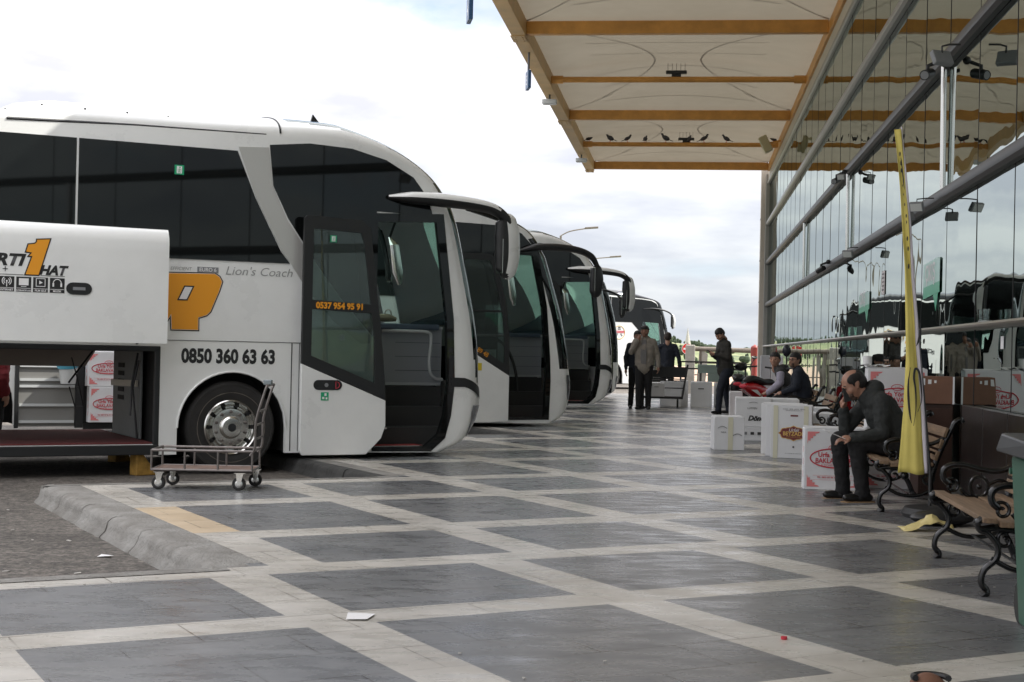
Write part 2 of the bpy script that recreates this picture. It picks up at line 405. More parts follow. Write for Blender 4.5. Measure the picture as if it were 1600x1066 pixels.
    for k in range(4):
        a, b = BV[k + 1] - .19, BV[k + 1] - .104
        m.add([W(BU[k] + .02, a, .004), W(BU[k + 1], a, .004), W(BU[k + 1], b, .004), W(BU[k] + .02, b, .004)], [(0, 1, 2, 3)])
    struct(m.build('kerb_border', KERBM, smooth=False))
pavement()
# asphalt and land as one sheet to the horizon
def land_h(x, y):
    r = math.hypot(x, y); a = math.degrees(math.atan2(x, y))
    if y < 64 and r < 140: return CURBZ
    t = min(1, max(0, (r - 70) / 130)); h = CURBZ - 5.0 * t * t * (3 - 2 * t)
    t2 = min(1, max(0, (r - 200) / 650)); top = 12.5 + 4.0 * noise.noise(Vector((a * .12, 1.3, 0))) + 3 * noise.noise(Vector((a * .5, 4, 0)))
    if a > 6: top -= (a - 6) * 1.6
    top = max(top, 8)
    h += top * t2 * t2 * (3 - 2 * t2) + (2.0 * noise.noise(Vector((x * .012, y * .012, 0))) * t2)
    return h
def land():
    rs = [0, 6, 12, 20, 30, 45, 60, 64, 70, 78, 88, 100, 120, 145, 175, 210, 250, 300, 360, 430, 510, 600, 700, 780, 850, 900, 1000, 1400, 2200, 4000]
    NA = 240; m = MB(); V = []; F = []
    for r in rs:
        for k in range(NA):
            a = 2 * math.pi * k / NA; x, y = r * math.sin(a), r * math.cos(a); V.append((x, y, land_h(x, y)))
    for i in range(len(rs) - 1):
        for k in range(NA): F.append((i * NA + k, (i + 1) * NA + k, (i + 1) * NA + (k + 1) % NA, i * NA + (k + 1) % NA))
    m.add(V, F)
    o = m.build('ground', [ASPH, mat('dry green fields', (.16, .19, .055), .95, var=.6, vscale=.02, col2=(.10, .12, .06)), ], ang=80)
    me = o.data
    for p in me.polygons:
        c = p.center
        if math.hypot(c.x, c.y) > 66 : p.material_index = 1
    # meadow colour: patches of grass, scrub and dry soil
    t = MATS['dry green fields'].node_tree; b = t.nodes['Principled BSDF']
    g = t.nodes.new('ShaderNodeNewGeometry'); mp = t.nodes.new('ShaderNodeMapping'); mp.inputs['Scale'].default_value = (.05, .012, .3)
    t.links.new(g.outputs['Position'], mp.inputs[0]); n = t.nodes.new('ShaderNodeTexNoise'); n.inputs['Scale'].default_value = 1; n.inputs['Detail'].default_value = 10; n.inputs['Roughness'].default_value = .7
    t.links.new(mp.outputs[0], n.inputs['Vector']); r = t.nodes.new('ShaderNodeValToRGB'); r.color_ramp.interpolation = 'LINEAR'
    e = r.color_ramp.elements; e[0].position = .36; e[0].color = (.055, .075, .045, 1); e[1].position = .66; e[1].color = (.30, .27, .17, 1)
    for p_, c_ in ((.46, (.115, .145, .06)), (.56, (.18, .20, .09))):
        q = e.new(p_); q.color = (*c_, 1)
    t.links.new(n.outputs['Fac'], r.inputs[0]); t.links.new(r.outputs[0], b.inputs['Base Color'])
    struct(o)
    # far scrub and scattered trees reading as one mass
    rnd = random.Random(3); m = MB()
    for i in range(1500):
        a = R_(rnd.uniform(-26, 24)); r = rnd.choice([rnd.uniform(260, 620), rnd.uniform(620, 900), rnd.uniform(840, 880)])
        if noise.noise(Vector((math.degrees(a) * .6, r * .01, 2))) < -.12 and rnd.random() < .8: continue
        x, y = r * math.sin(a), r * math.cos(a); z = land_h(x, y); h = rnd.uniform(1.2, 3.4) * (1.2 if rnd.random() < .2 else 1)
        w_ = h * rnd.uniform(.35, .75); nb = 3
        for q in range(nb):
            m.ball((x + rnd.uniform(-w_, w_) * .6, y + rnd.uniform(-1, 1), z + h * rnd.uniform(.35, .6)), w_ * rnd.uniform(.4, .7), w_ * .5, h * rnd.uniform(.3, .5), n=6, m=4)
    o = m.build('distant_trees', mat('far scrub green', (.045, .065, .035), .95, var=.4, vscale=.3), merge=False, ang=20); o['kind'] = 'stuff'
    o['label'] = 'scattered dark trees and scrub over the far hills'
land()
# painted yellow line on the road behind the first coach
m = MB(); m.add([W(-6, 19.8, CURBZ + .004), W(5, 19.8, CURBZ + .004), W(5, 19.9, CURBZ + .004), W(-6, 19.9, CURBZ + .004)], [(0, 1, 2, 3)])
struct(m.build('road_line', mat('faded yellow road paint', (.5, .36, .12), .7, var=.4, vscale=5), smooth=False))
# ------------------------------------------------------------------ terminal building
def mirror_glass():
    m = bpy.data.materials.new('mirrored facade glass'); m.use_nodes = True; t = m.node_tree; t.nodes.clear()
    o = t.nodes.new('ShaderNodeOutputMaterial'); g = t.nodes.new('ShaderNodeBsdfGlossy'); g.inputs['Roughness'].default_value = .0
    g.inputs['Color'].default_value = (.55, .60, .58, 1)
    d = t.nodes.new('ShaderNodeBsdfDiffuse'); d.inputs['Color'].default_value = (.01, .013, .012, 1)
    mxs = t.nodes.new('ShaderNodeMixShader'); mxs.inputs[0].default_value = .93
    t.links.new(d.outputs[0], mxs.inputs[1]); t.links.new(g.outputs[0], mxs.inputs[2]); t.links.new(mxs.outputs[0], o.inputs[0])
    ge = t.nodes.new('ShaderNodeNewGeometry'); oi = t.nodes.new('ShaderNodeObjectInfo')
    n = t.nodes.new('ShaderNodeTexNoise'); n.noise_dimensions = '4D'; n.inputs['Scale'].default_value = .8; n.inputs['Detail'].default_value = 1.5
    ml = t.nodes.new('ShaderNodeMath'); ml.operation = 'MULTIPLY'; ml.inputs[1].default_value = 40; t.links.new(oi.outputs['Random'], ml.inputs[0]); t.links.new(ml.outputs[0], n.inputs['W'])
    t.links.new(ge.outputs['Position'], n.inputs['Vector'])
    bp = t.nodes.new('ShaderNodeBump'); bp.inputs['Strength'].default_value = 1; bp.inputs['Distance'].default_value = .010
    t.links.new(n.outputs['Fac'], bp.inputs['Height']); t.links.new(bp.outputs[0], g.inputs['Normal'])
    return m
MIRG = mirror_glass()
ALU = mat('grey aluminium', (.30, .295, .28), .38, metal=.55, var=.08)
ALUD = mat('dark grey aluminium', (.035, .035, .035), .42, metal=.25)
GASK = mat('black gasket', (.015, .015, .015), .6)
PANELM = mat('beige cladding', (.50, .46, .40), .5, var=.08)
RAILZ = [1.54, 2.89, 4.20, 5.43, 6.72]
S0, S1 = -4.55, 45.7; PIT = 1.452
bl = empty('terminal_building', 'long glass-fronted bus terminal with mirrored panes and grey rails under the canopy', 'building', T(FD, 20, 0), 0)
BO = T(FD, 20, 0)
def Tl(l, s, z): return T(FD + l, s, z) - BO          # local to the building's base
cuts = [11.40 + PIT * k for k in range(-11, 24)]; cuts = [c for c in cuts if S0 - .2 <= c <= S1 - .3] + [S1]
levels = [.12] + RAILZ
rnd = random.Random(11); panes = []
for i in range(len(cuts) - 1):
    for j in range(len(levels) - 1): panes.append((abs((cuts[i] + cuts[i + 1]) / 2 - 13), i, j))
panes.sort(); rest = MB()
for q, (_, i, j) in enumerate(panes):
    a, b = cuts[i] + .012, cuts[i + 1] - .012; z0, z1 = levels[j] + .01, levels[j + 1] - .01
    t1, t2 = rnd.uniform(-.0012, .0012), rnd.uniform(-.001, .001)
    mm = MB() if q < 100 else rest
    off = (t1, -t1); V = [Tl(off[0] + t2, a, z0), Tl(off[1] + t2, b, z0), Tl(off[1] - t2, b, z1), Tl(off[0] - t2, a, z1)]
    V += [v + FN * .02 for v in V]
    mm.add(V, [(0, 1, 2, 3), (7, 6, 5, 4), (0, 4, 5, 1), (1, 5, 6, 2), (2, 6, 7, 3), (3, 7, 4, 0)])
    if q < 100: mm.build('glass_pane', MIRG, bl, smooth=False)
o = rest.build('glass_pane', MIRG, bl, smooth=False); o['kind'] = 'stuff'
def Bl(l, s, z): return T(l, s, z) - BO
def seg(mb, l0, l1, s0, s1, z0, z1):
    P = [Bl(l, s, z) for z in (z0, z1) for l, s in ((l0, s0), (l1, s0), (l1, s1), (l0, s1))]
    mb.add(P, [(0, 3, 2, 1), (4, 5, 6, 7), (0, 1, 5, 4), (1, 2, 6, 5), (2, 3, 7, 6), (3, 0, 4, 7)])
# rails, sill, mullions, posts, fascia
def prof_rail(z1, h, d, name, m):
    prof = [(0, z1 - h), (-d * .55, z1 - h), (-d * .9, z1 - h * .8), (-d, z1 - h * .5), (-d * .9, z1 - h * .18), (-d * .55, z1), (0, z1)]
    mb = MB(); V = []; n = 24; L = len(prof)
    for i in range(n + 1):
        s = S0 + (S1 - S0) * i / n
        V += [Tl(a - .004, s, z) for a, z in prof]
    F = [(i * L + k, (i + 1) * L + k, (i + 1) * L + (k + 1) % L, i * L + (k + 1) % L) for i in range(n) for k in range(L)]
    mb.add(V, F + [tuple(range(L)), tuple(n * L + k for k in reversed(range(L)))])
    return mb.build(name, m, bl, ang=30)
prof_rail(RAILZ[0] + .02, .05, .15, 'window_sill', mat('brushed light aluminium', (.45, .44, .40), .35, metal=.7))
for z in RAILZ[1:4]: prof_rail(z, .135, .095, 'rail', ALUD if z < 5 else ALU)
prof_rail(6.68, .10, .08, 'rail', ALU)
for c in cuts:
    mb = MB(); seg(mb, FD - .003, FD + .012, c - .005, c + .005, .1, 6.7); mb.build('mullion', GASK, bl, smooth=False)
for s in (6.0, 14.38, 22.8, 31.2):
    MB().cyl(Tl(-.036, s, RAILZ[1] - .02), Tl(-.045, s, RAILZ[2] - .12), .028, n=12).build('post', CHROME, bl)
mb = MB(); seg(mb, FD - .12, FD + .3, 45.7, 45.93, .0, 6.9); mb.build('corner_column', ALU, bl, smooth=False, bevel=.01)
mb = MB(); seg(mb, FD - .25, FD + 6, 45.93, 46.35, 0, 7.1); mb.build('end_wall', PANELM, bl, smooth=False)
for z in (1.5, 2.9, 4.2, 5.5):
    mb = MB(); seg(mb, FD - .256, FD - .25, 45.925, 46.35, z, z + .03); mb.build('cladding_joint', GASK, bl, smooth=False)
mb = MB(); seg(mb, FD - .05, FD + .3, S0, 45.93, 6.68, 7.22); mb.build('fascia', PANELM, bl, smooth=False)
mb = MB(); seg(mb, FD + .03, FD + 12, S0 - .0, 45.92, .0, 7.25); mb.build('building_mass', mat('dark interior', (.02, .02, .02), .9), bl, smooth=False)
mb = MB(); seg(mb, FD - .03, FD + .3, S0, 45.7, 0, .12); mb.build('plinth', mat('grey plinth stone', (.2, .2, .19), .6, var=.2), bl, smooth=False)
# ------------------------------------------------------------------ canopy
def fabric():
    m = bpy.data.materials.new('canopy membrane'); m.use_nodes = True; t = m.node_tree; t.nodes.clear()
    o = t.nodes.new('ShaderNodeOutputMaterial'); d = t.nodes.new('ShaderNodeBsdfDiffuse'); tr = t.nodes.new('ShaderNodeBsdfTranslucent')
    g = t.nodes.new('ShaderNodeNewGeometry'); n = t.nodes.new('ShaderNodeTexNoise'); n.inputs['Scale'].default_value = .6; n.inputs['Detail'].default_value = 6
    t.links.new(g.outputs['Position'], n.inputs['Vector'])
    r = t.nodes.new('ShaderNodeValToRGB'); r.color_ramp.elements[0].position = .35; r.color_ramp.elements[1].position = .7
    r.color_ramp.elements[0].color = (.36, .33, .265, 1); r.color_ramp.elements[1].color = (.47, .43, .36, 1); t.links.new(n.outputs['Fac'], r.inputs[0])
    t.links.new(r.outputs[0], d.inputs[0]); tr.inputs[0].default_value = (.50, .44, .34, 1)
    mxs = t.nodes.new('ShaderNodeMixShader'); mxs.inputs[0].default_value = .105
    t.links.new(d.outputs[0], mxs.inputs[1]); t.links.new(tr.outputs[0], mxs.inputs[2]); t.links.new(mxs.outputs[0], o.inputs[0]); return m
FAB = fabric()
YEL = mat('ochre painted steel', (.58, .28, .06), .45, var=.25, vscale=3)
YEL2 = mat('pale ochre painted steel', (.55, .36, .16), .5, var=.2, vscale=2)
SEAM = mat('membrane seam', (.40, .36, .30), .8)
CO = T(0, 20, 0)
cn = empty('canopy', 'translucent fabric canopy on ochre steel beams projecting from the glass front', 'canopy', CO)
def Cl(l, s, z): return T(l, s, z) - CO
BIG = [-2.8, 6.8, 16.4, 26.0, 35.6, 45.2]; SMALL = [b + 4.8 for b in BIG[:-1]]
L0, L1, CZ = -3.0, 2.35, 6.98
def memz(l, s):
    f = ((s - BIG[0]) % 9.6) / 9.6; q = (l - (L0 + L1) / 2) / ((L1 - L0) / 2)
    return CZ + .205 + .30 * (math.sin(math.pi * f) ** .8 if 0 < f < 1 else 0) * (1 - q * q) + (0.02 if abs(q) > .999 else 0)
mb = MB(); NS, NL = 150, 22; V = []
for i in range(NS + 1):
    s = BIG[0] + (BIG[-1] - BIG[0]) * i / NS
    for k in range(NL + 1):
        l = L0 - .02 + (L1 - L0 + .10) * k / NL; V.append(Cl(l, s, memz(l, s)))
mb.add(V, [(i * (NL + 1) + k, i * (NL + 1) + k + 1, (i + 1) * (NL + 1) + k + 1, (i + 1) * (NL + 1) + k) for i in range(NS) for k in range(NL)])
mb.build('membrane', FAB, cn, ang=80)
def ribbon(pts, w_):          # seam: thin welded strip hugging the underside of the membrane
    mb = MB(); V = []
    P = [Vector((l, s)) for l, s in pts]
    for i, p in enumerate(P):
        d = (P[min(i + 1, len(P) - 1)] - P[max(i - 1, 0)]).normalized(); q = Vector((-d.y, d.x)) * w_ / 2
        for a in (p + q, p - q): V.append(Cl(a.x, a.y, memz(a.x, a.y) - .012))
    mb.add(V, [(2 * i, 2 * i + 1, 2 * i + 3, 2 * i + 2) for i in range(len(P) - 1)]); return mb
for b in BIG[:-1]:
    mb = MB()
    for sg in (-1, 1):
        for d0, am in ((1.0, .6), (2.4, 1.1), (3.7, .9)):
            pts = []
            for k in range(17):
                l = L0 + .9 + (L1 - L0 - 1.8) * k / 16; q = (k / 16 - .5) * 2
                sm = b + 4.8 + sg * (4.8 - d0 + am * (1 - q * q) * -.5); pts.append((l, sm))
            r_ = ribbon(pts, .03); mb.add(r_.v, r_.f)
        for le, dl in ((L0, 1), (L1, -1)):
            r_ = ribbon([(le + dl * (.9 + 1.3 * math.sin(k / 8 * 1.5)), b + 4.8 + sg * 3.4 * (1 - k / 8)) for k in range(9)], .03); mb.add(r_.v, r_.f)
            r_ = ribbon([(le + dl * k / 8 * 1.15, b + 4.8 + sg * (4.7 - 1.6 * k / 8)) for k in range(9)], .03); mb.add(r_.v, r_.f)
    mb.build('seam', SEAM, cn, smooth=False)
def cseg(l0, l1, s0, s1, z0, z1):
    mb = MB(); P = [Cl(l, s, z) for z in (z0, z1) for l, s in ((l0, s0), (l1, s0), (l1, s1), (l0, s1))]
    return mb.add(P, [(0, 3, 2, 1), (4, 5, 6, 7), (0, 1, 5, 4), (1, 2, 6, 5), (2, 3, 7, 6), (3, 0, 4, 7)])
for a, b in zip(BIG, BIG[1:]):
    cseg(L0 - .26, L0, a + .09 if a > BIG[0] else a, b + .085, CZ - .08, CZ + .24).build('edge_beam', YEL2, cn, smooth=False, bevel=.008)
    cseg(L1, L1 + .12, a + .09, b + .085, CZ - .05, CZ + .17).build('wall_beam', YEL, cn, smooth=False, bevel=.008)
for b in BIG: cseg(L0, L1, b - .08, b + .08, CZ - .03, CZ + .2).build('cross_beam', YEL, cn, smooth=False, bevel=.01)
for b in BIG[1:]:
    mb = MB(); P = cseg(L0 - .275, L0 - .02, b - .2, b + .34, CZ - .095, CZ - .081); mb.add(P.v, P.f)
    for i in range(3):
        for j in range(2):
            c = Cl(L0 - .2 + .13 * j, b - .1 + i * .16, CZ - .1); mb.cyl(c, c - Z * .012, .014, n=6)
    mb.build('bolted_splice', YEL2, cn, smooth=False)
for b in SMALL:
    mb = MB(); mb.cyl(Cl(L0, b, CZ + .06), Cl(L1, b, CZ + .06), .062, n=14)
    mb.cyl(Cl(L0, b, CZ + .06), Cl(L0 + .25, b, CZ + .06), .085, n=14); mb.cyl(Cl(L1 - .25, b, CZ + .06), Cl(L1, b, CZ + .06), .085, n=14)
    mb.build('tie_tube', YEL, cn)
def camcol(o):  return o
# hanging bay-number signs under the outer edge
SIGNB = mat('blue sign plate', (.03, .09, .2), .35); SIGNG = mat('grey rod', (.12, .12, .13), .5)
def hang(s, top, bot, label, num):
    o = empty('hanging_sign', label, 'bay sign', T(L0 - .1, s, bot), 0, 'bay number signs hanging from the canopy edge')
    R = T(L0 - .1, s, bot)
    MB().cyl((0, 0, .3), (0, 0, top - bot), .022, n=8).build('rod', SIGNG, o)
    a_ = (FE * .97 - FN * .25).normalized(); b_ = (FN * .97 + FE * .25).normalized()
    MB().hexa((0, 0, .15), a_ * .17, b_ * .03, Z * .17).build('plate', SIGNB, o, smooth=False, bevel=.006)
    if num: text('number', num, .26, WHITEV, o, -b_ * .031 + a_ * .07 + Z * .06, -a_, Z, bold=.004, lift=.001)
hang(19.9, CZ - .08, 5.82, 'blue bay sign with number 4 hanging at the top edge of the picture', '4')
hang(27.3, CZ - .08, 6.22, 'blue bay sign seen edge on below the canopy edge beside the second cross beam', '5')
# small loudspeakers clamped under the edge beam, aerial boxes on the tie tubes
for s, lb in ((31.8, 'small grey floodlight clamped under the canopy edge nearer the camera'), (41.5, 'small grey floodlight clamped under the canopy edge near its far corner')):
    o = empty('edge_floodlight', lb, 'floodlight', T(L0 - .13, s, CZ - .3), 0, 'floodlights under the canopy edge')
    MB().hexa((0, 0, .06), FN * .16, FE * .09, Z * .05).build('housing', LIGHTG, o, smooth=False, bevel=.015)
    MB().cyl((0, 0, .1), (0, 0, .215), .02, n=8).build('bracket', DARKM, o)
    MB().hexa((0, 0, .003), FN * .14, FE * .075, Z * .006).build('lens', mat('lamp lens', (.5, .5, .5), .2), o, smooth=False)
for s, px, lb in ((30.8, -.05, 'black spiked aerial box on the tie tube without birds'), (40.4, .15, 'black aerial box among the pigeons on the tie tube')):
    o = empty('aerial_box', lb, 'aerial', T(px - .3, s, CZ + .122))
    MB().hexa((0, 0, .09), FN * .22, FE * .05, Z * .035).build('housing', BLACKP, o, smooth=False, bevel=.01)
    MB().hexa((0, 0, .04), FN * .1, FE * .03, Z * .045).build('bracket', BLACKP, o, smooth=False)
    mb = MB()
    for k in range(5): c = FN * (-.18 + .09 * k) + Z * .12; mb.cyl(c, c + Z * .16, .004, n=5)
    mb.build('spikes', BLACKP, o)
# ------------------------------------------------------------------ pigeons
PIG = mat('pigeon plumage', (.06, .062, .07), .6, var=.5, vscale=14)
def pigeon(loc, head, label, sc=1.0, puff=1.0):
    """head = +1 faces right, -1 faces left"""
    o = empty('pigeon', label, 'pigeon', loc, math.atan2(FN.y, FN.x) + (0 if head > 0 else math.pi), 'pigeons on the tie tube')
    m = MB()
    rot = Matrix.Rotation(R_(-28), 3, 'Y')
    m.ball((0, 0, .115 * sc), .105 * sc, .058 * sc * puff, .06 * sc * puff, rot=rot)
    m.tube([Vector(q) * sc for q in ((.05, 0, .14), (.085, 0, .185), (.095, 0, .215), (.115, 0, .222), (.14, 0, .212))], [.045 * sc, .032 * sc, .03 * sc, .026 * sc, .004], n=8)
    m.tube([Vector(q) * sc for q in ((-.06, 0, .09), (-.12, 0, .055), (-.19, 0, .03))], [.04 * sc, .03 * sc, .022 * sc], n=8, flat=.35)
    body = m.build('body', PIG, o, merge=False, ang=60)
    m = MB()
    for s in (-1, 1): m.tube([(.0, s * .022, .07 * sc), (.01, s * .022, .0)], [.006, .005], n=5); m.tube([(.035, s * .022, .004), (-.01, s * .022, .004)], .004, n=4)
    m.build('legs', REDINK, o)
    return o
pz = CZ + .122
plab = ['leftmost pigeon of the row on the canopy tube', 'second pigeon from the left on the canopy tube, upright', 'third pigeon from the left, crouched low on the tube', 'fourth pigeon from the left, small and seen end on',
        'fifth pigeon from the left, left of the aerial box', 'pigeon just right of the aerial box, sitting upright', 'pigeon second right of the aerial box, head raised', 'pigeon third right of the aerial box, leaning forward', 'lone pigeon at the wall end of the tube']
pxs = [921, 954, 980, 1008, 1040, 1076, 1098, 1133, 1204]
for i, (x, lb) in enumerate(zip(pxs, plab)):
    l = -3.0 + (x - 912) / (1208 - 912) * 5.3
    o = pigeon(T(l, 40.4, pz - .004), [1, -1, 1, 1, -1, 1, 1, -1, -1][i], lb, [1, 1, .9, .85, 1.05, .9, 1, .95, .95][i], [1, 1.1, .9, 1.2, 1.1, 1.2, .9, 1, 1][i])
    if i in (3, 5): o.rotation_euler.z += 1.2
# ------------------------------------------------------------------ cameras and floodlights on the rails
LENS = mat('pale lamp glass', (.55, .57, .55), .15)
def flood(s, z, label, aim=-1, sc=1.0, out=.3):
    o = empty('wall_floodlight', label, 'floodlight', T(FD - .12, s, z), 0, 'floodlights on the facade rails'); h = sc
    m = MB(); m.tube([(0, 0, .0), -FN * .12 * h, -FN * out + Z * -.02 * h, -FN * (out) - Z * .1 * h], .012 * h, n=6); m.build('arm', DARKM, o)
    c = -FN * out - Z * .15 * h; a = (FE * -.75 * aim - FN * .4 - Z * .45).normalized(); b = a.cross(Z).normalized(); u = b.cross(a)
    MB().hexa(c, a * .035 * h, b * .12 * h, u * .085 * h).build('housing', GREYP, o, smooth=False, bevel=.012 * h)
    MB().hexa(c + a * .037 * h, a * .004, b * .10 * h, u * .068 * h).build('lens', LENS, o, smooth=False)
def cctv(s, z, label, aim=-1, sc=1.0):
    o = empty('security_camera', label, 'camera', T(FD - .12, s, z), 0, 'security cameras on the facade rails')
    m = MB(); m.tube([(0, 0, .03), -FN * .07, -FN * .12 - Z * .02, -FN * .12 - Z * .07], .018, n=8); m.ball((0, 0, .03), .04); m.build('bracket', BLACKP, o)
    c = -FN * .12 - Z * .1; a = (FE * aim - FN * .5 - Z * .3).normalized()
    m = MB(); m.cyl(c - a * .09, c + a * .10, .045 * sc, n=14); m.build('barrel', BLACKP, o)
    m = MB(); m.cyl(c + a * .1, c + a * .103, .035 * sc, n=14); m.build('lens', GREYP, o)
cctv(14.1, 4.05, 'black security camera on the upper rail, left of the bright post top', -1, 1.1)
flood(13.1, 4.02, 'dark floodlight on the upper rail, right of the bright post top', -1, .8, .16)
flood(15.3, 2.80, 'square floodlight on the middle rail, left one of the pair beside the flag', -1, .55, .1)
flood(14.35, 2.80, 'square floodlight on the middle rail, right one of the pair beside the flag', 1, .55, .16)
cctv(22.6, 4.05, 'small black camera on the upper rail beside the farther post', -1)
flood(22.1, 4.02, 'small floodlight on the upper rail beside the farther post', 1, .5, .1)
flood(20.6, 2.78, 'small floodlight on the middle rail where the rail nears its middle', 1, .6, .14)
cctv(24.9, 2.82, 'small camera on the middle rail, farthest of the row', 1)
o = empty('beige_floodlight', 'large beige floodlight at the top of the wall beside the last pigeon', 'floodlight', T(FD - .5, 39.0, CZ - .12))
MB().hexa((0, 0, 0), FN * .1 + Z * .05, FE * .12, Z * .2 - FN * .1).build('housing', mat('beige enamel', (.42, .38, .24), .5), o, smooth=False, bevel=.02)
MB().bar((0, 0, 0), FN * .42 + Z * .1, .05, .05).build('arm', YEL, o)
# ------------------------------------------------------------------ coaches
# local frame of a coach: x forward (nose at 0), y = 0 door side .. 2.55 far side, z up from the road
BW = 2.55
OA = [(-12.0, .35), (-12.08, 1.3), (-12.0, 2.5), (-11.85, 3.1), (-11.5, 3.45), (-10.5, 3.56), (-8, 3.58), (-5.4, 3.60), (-5.15, 3.62), (-3, 3.65), (-2.2, 3.68), (-1.6, 3.665), (-1.15, 3.57), (-.8, 3.38), (-.6, 3.14), (-.47, 2.86),
      (-.34, 2.35), (-.21, 1.78), (-.15, 1.35), (-.135, 1.0), (-.12, .7), (-.16, .48), (-.27, .32), (-.52, .2)]
OB = [(-12.0, .35), (-12.08, 1.3), (-12.0, 2.5), (-11.85, 3.1), (-11.5, 3.45), (-10.5, 3.54), (-8, 3.58), (-5.4, 3.62), (-5.15, 3.64), (-3, 3.66), (-2.22, 3.64), (-1.84, 3.58), (-1.3, 3.45), (-.98, 3.34), (-.8, 3.18), (-.68, 2.95),
      (-.5, 2.45), (-.33, 1.91), (-.23, 1.42), (-.18, 1.1), (-.15, .85), (-.15, .5), (-.22, .32), (-.4, .2)]
OC = [(-12.0, .35), (-12.05, 1.3), (-12.0, 2.5), (-11.9, 3.1), (-11.7, 3.4), (-10.5, 3.5), (-8, 3.52), (-5.4, 3.55), (-5.15, 3.56), (-3, 3.56), (-2.2, 3.52), (-1.6, 3.49), (-1.1, 3.46), (-.75, 3.42), (-.55, 3.33), (-.45, 3.15),
      (-.28, 2.7), (-.12, 2.1), (-.05, 1.6), (-.03, 1.2), (-.02, .8), (-.03, .5), (-.08, .32), (-.3, .2)]
def resample(O, n=5):
    P = crv([(a, 0, b) for a, b in O], n); return [(p.x, p.z) for p in P]
def offs(O, kind):            # bulge of the centre line beyond the side outline
    res = []; 
    for i, (x, z) in enumerate(O):
        if x < -11.4: k = max(0, min(1, (z - 2.2) / 1.3)); res.append((-.25 * (1 - k), .2 * k))
        elif x < -5.2: res.append((0, .17))
        elif z > 3.3 and x < -1.7: k = min(1, (x + 5.4) / .5); res.append((0, .17 + .13 * k))
        else:
            k = max(0, min(1, (x + 1.7) / 1.15)) if z > 3.0 else 1
            lo = max(0, min(1, (.75 - z) / .5)) if x > -1 and z < .75 else 0
            res.append((.42 * k * (1 - .35 * lo), .30 * (1 - k)))
    return res
def side_pt(x, z, y): return (x, y, z)
def arch(cx, cz=.5, R=.60, zb=.23, n=12):
    dz = cz - zb; P = [(cx + R, zb)]
    for k in range(n + 1):
        t = math.pi * k / n; P.append((cx + R * math.cos(t), cz + R * math.sin(t)))
    P.append((cx - R, zb)); return P
